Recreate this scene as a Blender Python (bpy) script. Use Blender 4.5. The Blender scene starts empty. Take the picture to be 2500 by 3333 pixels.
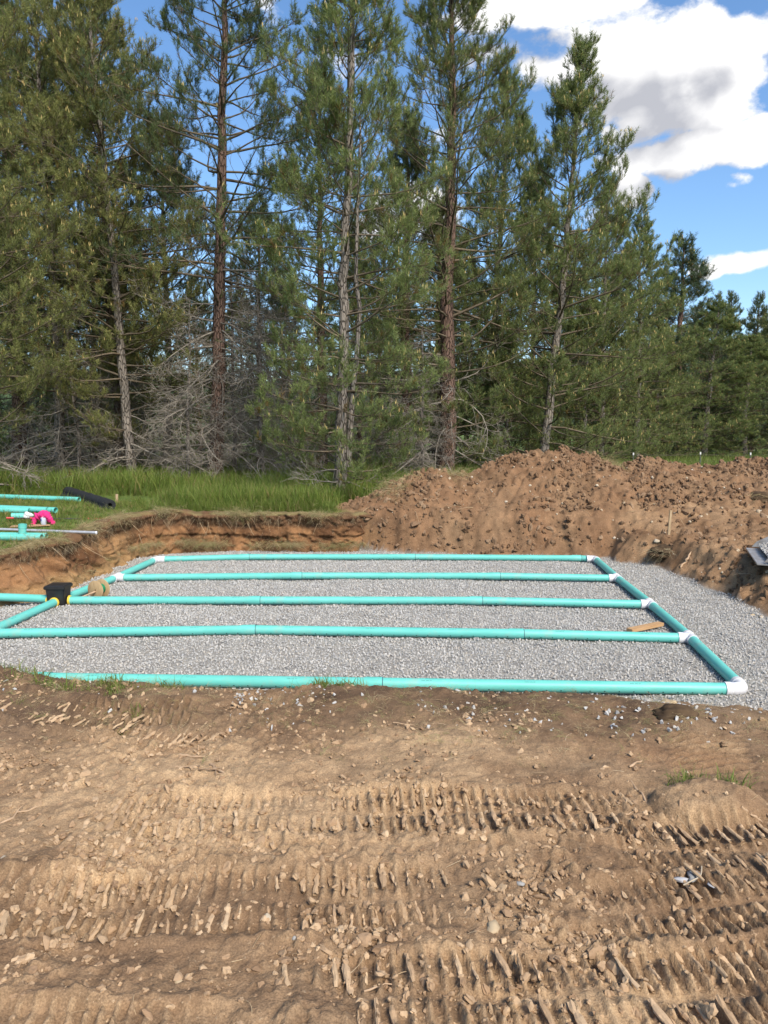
import bpy, bmesh, math
import numpy as np
from mathutils import Vector, Matrix, Euler

R = math.radians
scene = bpy.context.scene
C = scene.collection

# ------------------------------------------------------------------ camera
PITCH = R(6.3)
F = 2407.0                       # focal length in photo pixels (2500 x 3333)
CAMZ = 1.6
cam = bpy.data.cameras.new('camera')
cam.sensor_fit = 'VERTICAL'; cam.sensor_height = 36.0; cam.sensor_width = 27.0
cam.lens = 36.0 * F / 3333.0
cam.clip_start = 0.05; cam.clip_end = 6000
camo = bpy.data.objects.new('camera', cam); C.objects.link(camo)
camo.location = (0, 0, CAMZ); camo.rotation_euler = (R(90) - PITCH, 0, 0)
scene.camera = camo

def ray(u, v):
    x = (u - 1250) / F; y = -(v - 1666.5) / F
    return Vector((x, math.cos(PITCH) + y * math.sin(PITCH), -math.sin(PITCH) + y * math.cos(PITCH)))
def at(u, v, z):                 # point of height z seen at photo pixel (u, v)
    d = ray(u, v); t = (z - CAMZ) / d.z
    return Vector((d.x * t, d.y * t, z))
def atY(u, v, Y):
    d = ray(u, v); t = Y / d.y
    return Vector((d.x * t, Y, CAMZ + d.z * t))

# ------------------------------------------------------------------ world, sun, exposure
SUN_EL, SUN_AZ = R(44), R(150)   # azimuth clockwise from +Y: high to the right, a little behind the camera
SUN_DIR = Vector((math.sin(SUN_AZ) * math.cos(SUN_EL), math.cos(SUN_AZ) * math.cos(SUN_EL), math.sin(SUN_EL)))
scene.view_settings.view_transform = 'Standard'
scene.view_settings.look = 'None'
scene.view_settings.gamma = 1.0
scene.view_settings.exposure = 0.9

def N(nt, typ, **kw):
    n = nt.nodes.new(typ)
    for k, v in kw.items(): setattr(n, k, v)
    return n
def val(nt, sock, v):
    if hasattr(v, 'bl_rna') and hasattr(v, 'is_output'): nt.links.new(v, sock)
    else: sock.default_value = v
def math_(nt, op, a, b=0.0, c=0.0, clamp=False):
    n = N(nt, 'ShaderNodeMath', operation=op, use_clamp=clamp)
    val(nt, n.inputs[0], a); val(nt, n.inputs[1], b); val(nt, n.inputs[2], c)
    return n.outputs[0]
def vmath(nt, op, a, b=(0, 0, 0)):
    n = N(nt, 'ShaderNodeVectorMath', operation=op)
    val(nt, n.inputs[0], a); val(nt, n.inputs[1], b)
    return n.outputs['Value'] if op in ('LENGTH', 'DOT_PRODUCT', 'DISTANCE') else n.outputs[0]
def mapr(nt, v, a, b, c=0.0, d=1.0, smooth=False):
    n = N(nt, 'ShaderNodeMapRange'); n.clamp = True
    if smooth: n.interpolation_type = 'SMOOTHSTEP'
    val(nt, n.inputs[0], v)
    for i, x in enumerate((a, b, c, d)): val(nt, n.inputs[1 + i], x)
    return n.outputs[0]
def mixc(nt, f, a, b, mode='MIX'):
    n = N(nt, 'ShaderNodeMix', data_type='RGBA', blend_type=mode)
    val(nt, n.inputs[0], f)
    for s, v in ((n.inputs[6], a), (n.inputs[7], b)):
        if isinstance(v, tuple) and len(v) == 3: v = (*v, 1)
        val(nt, s, v)
    return n.outputs[2]
def noise(nt, vec, scale, detail=4, rough=0.55, dist=0.0):
    n = N(nt, 'ShaderNodeTexNoise')
    if vec is not None: nt.links.new(vec, n.inputs['Vector'])
    n.inputs['Scale'].default_value = scale; n.inputs['Detail'].default_value = detail
    n.inputs['Roughness'].default_value = rough; n.inputs['Distortion'].default_value = dist
    return n.outputs['Fac']

w = bpy.data.worlds.new('World'); scene.world = w; w.use_nodes = True
nt = w.node_tree; nt.nodes.clear()
sky = N(nt, 'ShaderNodeTexSky', sky_type='NISHITA'); sky.sun_disc = False
sky.sun_elevation = SUN_EL; sky.sun_rotation = SUN_AZ; sky.air_density = 1.0; sky.dust_density = 0.6; sky.ozone_density = 3.0
gen = N(nt, 'ShaderNodeTexCoord').outputs['Generated']
# cumulus: a density field over directions (fractal noise plus the bodies of the clouds in view)
blobs = [  # photo pixel, half width, half height (pixels), strength
    (2080, 260, 330, 180, .36), (2230, 120, 150, 160, .36), (2400, 165, 110, 120, .36), (2380, 330, 100, 90, .32), (1800, 15, 340, 50, .32), (2150, 360, 260, 70, .34),
    (2260, 505, 250, 66, .40), (2445, 470, 120, 80, .40), (1290, 690, 240, 120, .30), (2062, 615, 60, 56, .46), (1982, 437, 36, 36, .40),
    (2400, 852, 125, 46, .52), (2310, 880, 75, 36, .46), (2390, 588, 70, 30, .36)]
def cloud_group(detail, nblob):
    cg = bpy.data.node_groups.new('cloud_density', 'ShaderNodeTree')
    cg.interface.new_socket('Vector', in_out='INPUT', socket_type='NodeSocketVector')
    cg.interface.new_socket('Density', in_out='OUTPUT', socket_type='NodeSocketFloat')
    gi = N(cg, 'NodeGroupInput').outputs[0]; go = N(cg, 'NodeGroupOutput')
    st = vmath(cg, 'MULTIPLY', gi, (1, 1, 1.5))
    fine = noise(cg, st, 5.2, detail, .60, .15)
    d = math_(cg, 'MULTIPLY', math_(cg, 'SUBTRACT', fine, .5), 1.75)
    if detail > 4:
        for sc_, am_ in ((13., .20), (31., .11)):
            vo = N(cg, 'ShaderNodeTexVoronoi', feature='F1'); vo.inputs['Scale'].default_value = sc_
            cg.links.new(vmath(cg, 'ADD', st, vmath(cg, 'MULTIPLY', st, (.04, .03, .05))), vo.inputs['Vector'])
            d = math_(cg, 'ADD', d, math_(cg, 'MULTIPLY', math_(cg, 'SUBTRACT', .48, vo.outputs['Distance']), am_))
    acc = None
    for (u, v, hw, hh, s) in blobs[:nblob]:
        c = ray(u, v).normalized()
        q = vmath(cg, 'MULTIPLY', vmath(cg, 'SUBTRACT', gi, tuple(c)), (F / hw, F / hw, F / hh))
        b = math_(cg, 'MULTIPLY', mapr(cg, vmath(cg, 'LENGTH', q), 1.3, .35, 0, 1, True), s)
        acc = b if acc is None else math_(cg, 'MAXIMUM', acc, b)
    d = math_(cg, 'ADD', d, math_(cg, 'SUBTRACT', acc, .20))
    cg.links.new(d, go.inputs[0])
    return cg
CG0, CG1 = cloud_group(7, 14), cloud_group(3, 8)
def dens(vec, g):
    n = N(nt, 'ShaderNodeGroup'); n.node_tree = g
    nt.links.new(vec, n.inputs[0]); return n.outputs[0]
D0 = dens(gen, CG0)
off = vmath(nt, 'ADD', gen, (.030, 0.0, .034))
D1 = dens(off, CG1)
mask = mapr(nt, D0, -.035, .13, 0, 1, True)
lit = math_(nt, 'SUBTRACT', math_(nt, 'ADD', .80, math_(nt, 'MULTIPLY', math_(nt, 'SUBTRACT', D0, D1), 3.6)), math_(nt, 'MULTIPLY', mapr(nt, D0, .10, .36), .42), clamp=True)
sk = N(nt, 'ShaderNodeHueSaturation'); sk.inputs['Saturation'].default_value = 1.12; sk.inputs['Value'].default_value = .84
nt.links.new(sky.outputs[0], sk.inputs['Color'])
cloudc = mixc(nt, lit, (2.15, 2.2, 2.42), (4.45, 4.42, 4.40))
skyc = mixc(nt, mask, sk.outputs[0], cloudc)
bg = N(nt, 'ShaderNodeBackground'); bg.inputs['Strength'].default_value = 0.14
nt.links.new(skyc, bg.inputs[0])
wo = N(nt, 'ShaderNodeOutputWorld'); nt.links.new(bg.outputs[0], wo.inputs[0])

sl = bpy.data.lights.new('sun', 'SUN'); sl.energy = 3.3; sl.angle = R(22); sl.color = (1, .91, .78)
so = bpy.data.objects.new('sun', sl); C.objects.link(so)
so.rotation_euler = (-SUN_DIR).to_track_quat('-Z', 'Y').to_euler()

scene.render.engine = 'CYCLES'
scene.cycles.max_bounces = 4; scene.cycles.diffuse_bounces = 2; scene.cycles.glossy_bounces = 2
scene.cycles.transparent_max_bounces = 4; scene.cycles.caustics_reflective = False; scene.cycles.caustics_refractive = False
scene.cycles.use_denoising = True
scene.cycles.use_adaptive_sampling = True; scene.cycles.adaptive_threshold = .02
w.cycles.sampling_method = 'MANUAL'; w.cycles.sample_map_resolution = 512

# ------------------------------------------------------------------ numpy noise
def _h(i, j, seed):
    n = (i.astype(np.uint32) * np.uint32(374761393) + j.astype(np.uint32) * np.uint32(668265263) + np.uint32((seed * 974711 + 1013) % 4294967296))
    n = (n ^ (n >> np.uint32(13))) * np.uint32(1274126177)
    n = n ^ (n >> np.uint32(16))
    return n.astype(np.float32) / np.float32(4294967295)
def vnoise(x, y, seed=0):
    xi = np.floor(x); yi = np.floor(y); fx = x - xi; fy = y - yi
    i = xi.astype(np.int64).astype(np.uint32); j = yi.astype(np.int64).astype(np.uint32)
    fx = fx * fx * fx * (fx * (fx * 6 - 15) + 10); fy = fy * fy * fy * (fy * (fy * 6 - 15) + 10)
    o = np.uint32(1)
    a = _h(i, j, seed); b = _h(i + o, j, seed); c = _h(i, j + o, seed); d_ = _h(i + o, j + o, seed)
    return (a + (b - a) * fx + (c - a) * fy + (a - b - c + d_) * fx * fy) * 2 - 1
def fbm(x, y, f, o=4, seed=0, g=.5):
    r = 0; a = 1.0; t = 0
    for k in range(o):
        ca, sa = math.cos(k * .9 + .3), math.sin(k * .9 + .3)
        r = r + a * vnoise((x * ca - y * sa) * f + 17.3 * k, (x * sa + y * ca) * f - 9.1 * k, seed + k); t += a; a *= g; f *= 2.03
    return r / t
def billow(x, y, f, o=3, seed=0):
    r = 0; a = 1.0; t = 0
    for k in range(o):
        ca, sa = math.cos(k * 1.1 + .5), math.sin(k * 1.1 + .5)
        r = r + a * np.abs(vnoise((x * ca - y * sa) * f + 3.3 * k, (x * sa + y * ca) * f + 7.7 * k, seed + k)); t += a; a *= .5; f *= 2.1
    return r / t
def sst(a, b, x):
    t = np.clip((x - a) / (b - a), 0, 1); return t * t * (3 - 2 * t)
def lerp3(a, b, t):
    return np.asarray(a)[None, :] * (1 - t[:, None]) + np.asarray(b)[None, :] * t[:, None]

# ------------------------------------------------------------------ mesh helpers
def set_props(o, label=None, cat=None, group=None, kind=None):
    if label: o['label'] = label
    if cat: o['category'] = cat
    if group: o['group'] = group
    if kind: o['kind'] = kind
    return o
def make_mesh(name, v, f, mat=None, smooth=False, tint=None):
    v = np.asarray(v, np.float32); f = np.asarray(f, np.int32)
    me = bpy.data.meshes.new(name)
    me.vertices.add(len(v)); me.vertices.foreach_set('co', v.ravel())
    k = f.shape[1]
    me.loops.add(f.size); me.loops.foreach_set('vertex_index', f.ravel())
    me.polygons.add(len(f)); me.polygons.foreach_set('loop_start', np.arange(0, f.size, k, dtype=np.int32))
    try: me.polygons.foreach_set('loop_total', np.full(len(f), k, np.int32))
    except Exception: pass
    me.polygons.foreach_set('use_smooth', np.full(len(f), smooth, bool))
    if tint is not None:
        a = me.attributes.new('tint', 'FLOAT_COLOR', 'POINT')
        c = np.ones((len(v), 4), np.float32); c[:, :3] = tint
        a.data.foreach_set('color', c.ravel())
    me.update(calc_edges=True)
    if mat: me.materials.append(mat)
    return me
def link(name, me, parent=None, loc=None, rot=None):
    o = bpy.data.objects.new(name, me); C.objects.link(o)
    if parent: o.parent = parent
    if loc is not None: o.location = loc
    if rot is not None: o.rotation_euler = rot
    return o
def empty(name, loc=(0, 0, 0), rot=(0, 0, 0)):
    o = bpy.data.objects.new(name, None); C.objects.link(o); o.location = loc; o.rotation_euler = rot
    o.empty_display_size = .1
    return o
def bm_mesh(name, bm, mat, smooth=False):
    me = bpy.data.meshes.new(name); bm.normal_update(); bm.to_mesh(me); bm.free()
    for p in me.polygons: p.use_smooth = smooth
    if mat: me.materials.append(mat)
    return me
def tubes(paths, radii, sides=4):
    P = np.asarray(paths, np.float64); n, s, _ = P.shape
    T = np.gradient(P, axis=1); T /= np.linalg.norm(T, axis=2, keepdims=True) + 1e-9
    m = T.mean(axis=1); ref = np.where(np.abs(m[:, 2:3]) > .8, np.array([[1., 0.05, 0]]), np.array([[0.03, 0, 1.]]))[:, None, :]
    A = np.cross(T, ref); A /= np.linalg.norm(A, axis=2, keepdims=True) + 1e-9
    B = np.cross(T, A)
    ang = np.arange(sides) * 2 * math.pi / sides
    V = P[:, :, None, :] + np.asarray(radii)[:, :, None, None] * (np.cos(ang)[None, None, :, None] * A[:, :, None, :] + np.sin(ang)[None, None, :, None] * B[:, :, None, :])
    base = (np.arange(n) * s * sides)[:, None, None]; i = (np.arange(s - 1) * sides)[None, :, None]; k = np.arange(sides)[None, None, :]; k2 = (k + 1) % sides
    a = base + i + k; b = base + i + k2
    Fq = np.stack([a, b, b + sides, a + sides], -1).reshape(-1, 4)
    return V.reshape(-1, 3), Fq
def merge(parts):
    vs, fs, o = [], [], 0
    for v, f in parts:
        vs.append(v); fs.append(f + o); o += len(v)
    return np.concatenate(vs), np.concatenate(fs)

# ------------------------------------------------------------------ materials
def new_mat(name):
    m = bpy.data.materials.new(name); m.use_nodes = True
    t = m.node_tree; b = t.nodes['Principled BSDF']
    return m, t, b
def objco(t): return N(t, 'ShaderNodeTexCoord').outputs['Object']
def bump(t, b, h, strength=.4, dist=.01):
    n = N(t, 'ShaderNodeBump'); n.inputs['Strength'].default_value = strength; n.inputs['Distance'].default_value = dist
    t.links.new(h, n.inputs['Height']); t.links.new(n.outputs[0], b.inputs['Normal'])
def simple(name, a, b2=None, rough=.6, scale=8., spec=.5, bmp=0., metal=0., streak=None):
    m, t, b = new_mat(name)
    co = objco(t)
    if streak: co = vmath(t, 'MULTIPLY', co, streak)
    f = noise(t, co, scale, 5, .6)
    t.links.new(mixc(t, mapr(t, f, .35, .68), a, b2 or tuple(x * .8 for x in a)), b.inputs['Base Color'])
    b.inputs['Roughness'].default_value = rough; b.inputs['Specular IOR Level'].default_value = spec; b.inputs['Metallic'].default_value = metal
    if bmp: bump(t, b, noise(t, co, scale * 4, 4), bmp, .004)
    return m
def soil_mat(name, scale, rough=.95, bmp=.5, stones=True):
    m, t, b = new_mat(name)
    at_ = N(t, 'ShaderNodeAttribute', attribute_name='tint').outputs['Color']
    co = objco(t)
    f1 = noise(t, co, scale, 6, .65); f2 = noise(t, co, scale * 7, 4, .6)
    c = mixc(t, mapr(t, f1, .3, .7), (.72, .70, .68), (1.22, 1.2, 1.15))
    c = mixc(t, 1.0, at_, c, 'MULTIPLY')
    c = mixc(t, math_(t, 'MULTIPLY', mapr(t, f2, .62, .74), .5), c, (.42, .33, .22))
    f3 = noise(t, co, scale * 17, 3, .7)
    c = mixc(t, 1.0, c, mixc(t, mapr(t, f3, .32, .68), (.66, .64, .62), (1.30, 1.30, 1.28)), 'MULTIPLY')
    t.links.new(c, b.inputs['Base Color']); b.inputs['Roughness'].default_value = rough; b.inputs['Specular IOR Level'].default_value = .18
    bump(t, b, math_(t, 'ADD', math_(t, 'ADD', f1, math_(t, 'MULTIPLY', f2, .5)), math_(t, 'MULTIPLY', f3, .22)), bmp, .02)
    return m
M = {}
M['mud'] = soil_mat('mud_soil', 9.0, .9, .7)
M['earth'] = soil_mat('dug_earth', 5.0, .96, .8)
M['mound'] = soil_mat('heaped_earth', 6.0, .96, .8)
M['meadow'] = soil_mat('meadow_soil', 1.2, .95, .3)
def inst_mat(name, cols, rough=.9, spec=.2, nscale=30.):
    m, t, b = new_mat(name)
    rnd = N(t, 'ShaderNodeObjectInfo').outputs['Random']
    r = N(t, 'ShaderNodeValToRGB'); el = r.color_ramp.elements
    while len(el) < len(cols): el.new(.5)
    for i, c in enumerate(cols):
        el[i].position = i / (len(cols) - 1); el[i].color = (*c, 1)
    t.links.new(rnd, r.inputs[0])
    f = noise(t, objco(t), nscale, 3)
    t.links.new(mixc(t, 1.0, r.outputs[0], mixc(t, f, (.7, .7, .7), (1.25, 1.25, 1.25)), 'MULTIPLY'), b.inputs['Base Color'])
    b.inputs['Roughness'].default_value = rough; b.inputs['Specular IOR Level'].default_value = spec
    return m
M['rock'] = inst_mat('crushed_rock', [(.33, .325, .315), (.40, .39, .37), (.43, .42, .40), (.37, .362, .345), (.455, .445, .42), (.41, .37, .315), (.50, .49, .465)])
M['clod'] = inst_mat('dry_clod', [(.21, .133, .078), (.32, .212, .126), (.42, .295, .18), (.265, .17, .10), (.48, .345, .215)], .97, .1)
M['mclod'] = inst_mat('mound_clod', [(.145, .087, .050), (.18, .110, .064), (.215, .135, .080), (.16, .096, .055), (.265, .178, .110)], .97, .1)
M['cobble'] = inst_mat('tan_cobble', [(.34, .26, .17), (.46, .38, .27), (.40, .34, .27), (.5, .44, .34)], .8, .3)
def leaf_mat(name, c1, c2, rough=.6):
    m, t, b = new_mat(name)
    at_ = N(t, 'ShaderNodeAttribute', attribute_name='tint').outputs['Color']
    rnd = N(t, 'ShaderNodeObjectInfo').outputs['Random']
    c = mixc(t, 1.0, at_, mixc(t, rnd, c1, c2), 'MULTIPLY')
    t.links.new(c, b.inputs['Base Color']); b.inputs['Roughness'].default_value = rough; b.inputs['Specular IOR Level'].default_value = .25
    tr = N(t, 'ShaderNodeBsdfTranslucent'); t.links.new(c, tr.inputs[0])
    mx = N(t, 'ShaderNodeMixShader'); mx.inputs[0].default_value = .4
    t.links.new(b.outputs[0], mx.inputs[1]); t.links.new(tr.outputs[0], mx.inputs[2])
    t.links.new(mx.outputs[0], t.nodes['Material Output'].inputs['Surface'])
    return m
M['needle'] = leaf_mat('pine_needles', (.95, .98, .9), (1.1, 1.05, 1.0))
M['grass'] = leaf_mat('green_grass', (.9, .95, .9), (1.15, 1.1, 1.0))
M['candle'] = simple('pine_candle', (.40, .35, .12), (.46, .30, .12), .7, 3.)
def bark_mat(name, dark, light, sc=7.):
    m, t, b = new_mat(name)
    co = vmath(t, 'MULTIPLY', objco(t), (1, 1, .28))
    v = N(t, 'ShaderNodeTexVoronoi', feature='DISTANCE_TO_EDGE'); v.inputs['Scale'].default_value = sc * 2.4
    t.links.new(vmath(t, 'ADD', co, vmath(t, 'MULTIPLY', N(t, 'ShaderNodeTexNoise').outputs['Color'], (.1, .1, .1))), v.inputs['Vector'])
    f = noise(t, co, sc * 2, 6, .65)
    h = math_(t, 'ADD', mapr(t, v.outputs[0], .0, .12), f)
    t.links.new(mixc(t, mapr(t, h, .6, 1.7), dark, light), b.inputs['Base Color'])
    b.inputs['Roughness'].default_value = .95; b.inputs['Specular IOR Level'].default_value = .1
    bump(t, b, h, .9, .03)
    return m
M['bark_grey'] = bark_mat('grey_bark', (.08, .068, .056), (.27, .235, .20))
M['bark_red'] = bark_mat('red_brown_bark', (.055, .036, .027), (.20, .13, .10))
M['twig_grey'] = simple('lichen_grey_twig', (.31, .28, .235), (.15, .125, .10), .95, 6., .1)
M['twig_live'] = simple('live_branch_bark', (.17, .14, .10), (.10, .075, .05), .95, 6., .1)
M['teal'] = None
def plastic_mat():
    m, t, b = new_mat('turquoise_pipe_plastic')
    co = objco(t)
    f = noise(t, vmath(t, 'MULTIPLY', co, (1, 6, 6)), 3.0, 5, .6)
    g = noise(t, vmath(t, 'MULTIPLY', co, (2, 30, 30)), 2.0, 3, .6)
    c = mixc(t, mapr(t, f, .3, .7), (.108, .450, .385), (.142, .515, .450))
    c = mixc(t, math_(t, 'MULTIPLY', mapr(t, g, .66, .76), .35), c, (.10, .27, .21))
    dirt = noise(t, co, 5.5, 6, .7)
    c = mixc(t, math_(t, 'MULTIPLY', mapr(t, dirt, .54, .75), .42), c, (.33, .34, .27))
    t.links.new(c, b.inputs['Base Color'])
    t.links.new(mapr(t, f, .3, .7, .38, .52), b.inputs['Roughness']); b.inputs['Specular IOR Level'].default_value = .4
    return m
M['teal'] = plastic_mat()
M['white'] = simple('white_fitting_plastic', (.68, .68, .69), (.56, .56, .57), .4, 6.)
M['hole'] = simple('dark_perforation', (.008, .02, .018), None, .9)
M['ink'] = simple('dark_blue_ink', (.02, .09, .13), None, .7)
M['blackp'] = simple('black_box_plastic', (.012, .012, .014), (.022, .021, .020), .42, 9.)
M['yellow'] = simple('yellow_gasket_rubber', (.72, .52, .05), (.62, .42, .04), .6)
M['ply'] = simple('plywood_reel', (.46, .33, .18), (.34, .23, .12), .75, 9., .2, .15, streak=(1, 7, 1))
M['wood'] = simple('sawn_pine_wood', (.46, .29, .15), (.36, .21, .10), .8, 7., .2, .2, streak=(.6, 6, 6))
M['stake'] = simple('weathered_lath', (.42, .31, .19), (.30, .21, .12), .85, 8., .2, .2, streak=(6, 6, .7))
M['gwire'] = simple('green_wire', (.02, .22, .10), (.015, .16, .07), .45, 40.)
M['fabric'] = simple('black_filter_fabric', (.028, .030, .032), (.014, .015, .016), .85, 14., .2, .5)
M['alu'] = simple('galvanised_steel', (.60, .60, .60), (.46, .46, .45), .42, 12., .5, .1, .55)
M['steel'] = simple('worn_bucket_steel', (.40, .40, .40), (.22, .20, .18), .5, 9., .5, .3, .4)
M['red'] = simple('red_grip', (.55, .045, .05), (.45, .04, .04), .5)
M['rodblack'] = simple('black_steel_rod', (.02, .02, .024), (.035, .03, .03), .5)
M['pink'] = simple('pink_cloth', (.68, .045, .20), (.56, .03, .15), .9, 12., .1)
M['cangrey'] = simple('grey_can_metal', (.42, .46, .52), (.32, .36, .44), .45, 10., .5)
M['blue'] = simple('blue_label', (.05, .14, .36), None, .5)
M['board'] = simple('brown_cardboard', (.42, .26, .15), (.34, .20, .11), .9, 6.)
M['postg'] = simple('green_steel_post', (.045, .06, .045), (.10, .10, .08), .7, 20.)
M['postw'] = simple('white_post_tip', (.65, .65, .62), None, .6)
M['wire'] = simple('fence_wire', (.16, .15, .14), (.10, .08, .07), .6)
M['root'] = inst_mat('pale_root', [(.30, .20, .11), (.44, .33, .20), (.36, .25, .14), (.50, .40, .27)], .9, .15)
M['straw'] = inst_mat('dry_straw', [(.34, .26, .13), (.46, .37, .20), (.28, .20, .10), (.25, .27, .10), (.5, .42, .26)], .9, .15)
M['stick'] = simple('peeled_stick', (.44, .31, .20), (.30, .20, .12), .9, 9., .15, .3)

# ------------------------------------------------------------------ the lie of the land
def near_edge(x):
    xs = [-16, -3.1, -2.3, -1.15, -.75, .5, 1.5, 2.4, 4, 6, 16]
    a = np.interp(x, xs, [5.0, 4.95, 4.56, 4.46, 4.36, 4.32, 4.15, 3.95, 3.85, 3.8, 3.8])
    b = np.interp(x, xs, [5.8, 5.7, 5.6, 5.55, 5.55, 5.65, 5.75, 5.85, 6.0, 6.2, 6.2])
    return a, b
MX = np.array([-1.2, -.75, 0, .98, 1.51, 2.06, 2.64, 3.39, 3.93, 4.8, 5.2, 5.7, 6.7, 7.9, 9.1, 12, 15, 16])
MZ = np.array([0, .08, .36, .76, .60, .70, 1.0, 1.09, 1.13, .97, .70, .86, .72, .80, .88, .85, .3, 0])
MC = np.interp(MX, [-1.2, 0, 1, 2.6, 5, 7, 9, 16], [14.8, 15.1, 15.6, 16.1, 16.4, 16.9, 17.4, 17.6])
MFY = np.interp(MX, [-1.2, 0, 2, 4, 5, 6.5, 16], [14.3, 14.15, 14.0, 14.0, 13.7, 13.3, 13.2])
FLOOR = -.73
def pit(x, y):
    a, b = near_edge(x)
    wob = .10 * fbm(x, y, 1.3, 3, 5)
    dn = sst(0, 1, (y + wob - a) / (b - a))
    tooth = .13 * (np.abs(vnoise(y * 3.4 + .9 * vnoise(y * 2., x * .5, 9) + .8 * x, x * .15, 8)) - .3) + .05 * fbm(x, y, 5.5, 3, 7) + .14 * fbm(y, x * .2, .8, 2, 3)
    xl = np.interp(y, [4, 8.6, 9.4, 9.85, 10.15, 10.7, 12, 14.5], [-9.6, -9.3, -7.3, -6.2, -5.5, -5.16, -5.0, -4.95]) + tooth * .3
    bl = .14
    dl = np.clip((x - xl) / bl, 0, 1); dl = np.where(dl < .8, dl * 1.12, .896 + (dl - .8) * .52)
    tb = .06 * vnoise(x * 4.2, y * .2, 12) + .16 * fbm(x, y * .2, .7, 2, 13) + .10 * fbm(x, y, 5.0, 3, 14)
    wb = np.interp(x, [-5, -.6, .6, 2, 6], [.12, .14, .6, .9, 1.1])
    tb = tb * np.interp(x, [-.6, .6], [.25, 1])
    db = sst(0, 1, (np.interp(x, [-.6, .6], [14.42, 14.25]) + tb - y) / wb)
    db = db * np.clip(((x + 4.95) + (14.42 - y) - .72) / .2, 0, 1)
    xr = np.interp(y, [5.5, 7, 9, 11, 12.5, 13.5, 14.5], [5.2, 4.95, 4.75, 4.65, 4.4, 3.9, 3.3]) + .28 * fbm(x, y, .9, 3, 21)
    wr = np.interp(y, [9, 11.5, 13], [1.0, .8, .6]); dr = 1 - .62 * sst(0, 1.0, (x - xr) / wr) - .38 * sst(.3, 3.6, x - xr)
    return dn, dl, db, dr
def mound(x, y):
    zc = np.interp(x, MX, MZ, 0, 0); yc = np.interp(x, MX, MC); yf = np.interp(x, MX, MFY)
    t = (y - yf) / (yc - yf)
    f = np.where(t < 1, np.clip(t, 0, 1) ** .85, np.clip(1 - (y - yc) / 1.5, 0, 1))
    f = np.where(t < 1, f - .07 * np.sin(f * math.pi * 2), f * f * (3 - 2 * f))
    return zc * f
TRACKS = [  # y at x=0, slope, curve, x0, x1, width, rib pitch, rib height, phase
    (2.97, .02, -.015, -1.25, 1.15, .36, .046, .026, .0),
    (2.74, -.06, .03, .75, 3.2, .40, .046, .024, .3),
    (2.40, .03, -.02, -2.6, .35, .36, .046, .024, .6),
    (2.28, .05, .02, .55, 3.0, .34, .046, .026, .2),
    (1.93, .02, .03, -.30, 2.6, .38, .046, .028, .1),
    (1.80, .05, .0, -2.2, -.35, .30, .046, .018, .7),
    (4.02, -.04, .0, -1.98, -.98, .34, .052, .038, .4),
    (3.45, -.35, .0, -2.4, -.9, .36, .05, .012, .4),
]
def tracks(x, y):
    h = np.zeros_like(x); rib = np.zeros_like(x)
    for i, (y0, sl_, cu, x0, x1, wd, p, hh, ph) in enumerate(TRACKS):
        yc = y0 + sl_ * x + cu * x * x
        k = np.sqrt(1 + (sl_ + 2 * cu * x) ** 2)
        a = (y - yc) / k + .015 * vnoise(x * 3, y * 3, 40 + i)
        e = sst(x0, x0 + .25, x) * (1 - sst(x1 - .25, x1, x))
        inb = (1 - sst(wd * .42, wd * .5, np.abs(a))) * e
        s = x * k + .10 * a + .012 * vnoise(x * 6, y * 6, 50 + i)
        # two rows of cleats with a seam between
        seam = 1 - np.exp(-(a / (wd * .06)) ** 2)
        rr = np.clip((np.cos(2 * math.pi * (s / p + ph + np.where(a > 0, .0, .35))) - .25) / .5, 0, 1)
        br = np.clip(.80 + 1.0 * fbm(x, y, 2.4, 3, 60 + i), .22, 1.15)
        lumpy = .85 + .3 * vnoise(x * 45, y * 30, 70 + i)
        r = rr * seam * br * lumpy * inb
        h += 1.05 * hh * r - .015 * inb + .028 * e * np.exp(-((np.abs(a) - wd * .54) / (wd * .085)) ** 2) * np.clip(.55 + fbm(x, y, 5, 3, 80 + i), 0, 1.4)
        rib = np.maximum(rib, r)
    # small cross-running print near the corner of the pit
    a = x - (1.62 + .35 * (y - 3.5)); e = (1 - sst(.16, .22, np.abs(a))) * sst(3.25, 3.35, y) * (1 - sst(3.75, 3.85, y))
    r = np.clip(np.cos(2 * math.pi * (y - .2 * x) / .06), 0, 1) * e * np.clip(.7 + fbm(x, y, 4, 2, 91), 0, 1)
    h += .03 * r - .01 * e; rib = np.maximum(rib, r)
    return h, rib
def base_height(x, y):
    dn, dl, db, dr = pit(x, y)
    dd = dn * dl * db * dr
    bank = (.10 * sst(11.5, 13.5, y) * (1 - sst(17, 21, y)) - .06 * (1 - sst(11.5, 13.5, y)) * sst(7, 9, y)) * np.clip((-4.6 - x) / 1.0, 0, 1)
    z = FLOOR * dd + bank + mound(x, y)
    lip = .022 * np.exp(-((y - near_edge(x)[0] + .12) / .25) ** 2) * (1 - sst(-1.2, -.4, x)) * (.6 + fbm(x, y, 2.5, 3, 33))
    boul = .10 * np.clip(1 - (((x - 1.40) / .26) ** 2 + ((y - 3.02) / .16) ** 2), 0, 1) ** .6
    return z + lip + boul, dd
def rough_height(x, y, dd, mnd):
    soft = 1 - sst(.93, .99, dd)
    return (.02 * fbm(x, y, .7, 3, 1) + (1 - soft) * .016 * fbm(x, y, 2.3, 3, 6) + soft * .03 * fbm(x, y, 2.6, 3, 2)
            + mnd * (.11 * (billow(x, y, 1.0, 2, 25) - .3) + .15 * (billow(x, y, 2.6, 3, 26) - .3) + .15 * (billow(x, y, 6.0, 2, 29) - .3) + .05 * fbm(x, y, 9, 2, 28)))

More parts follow.
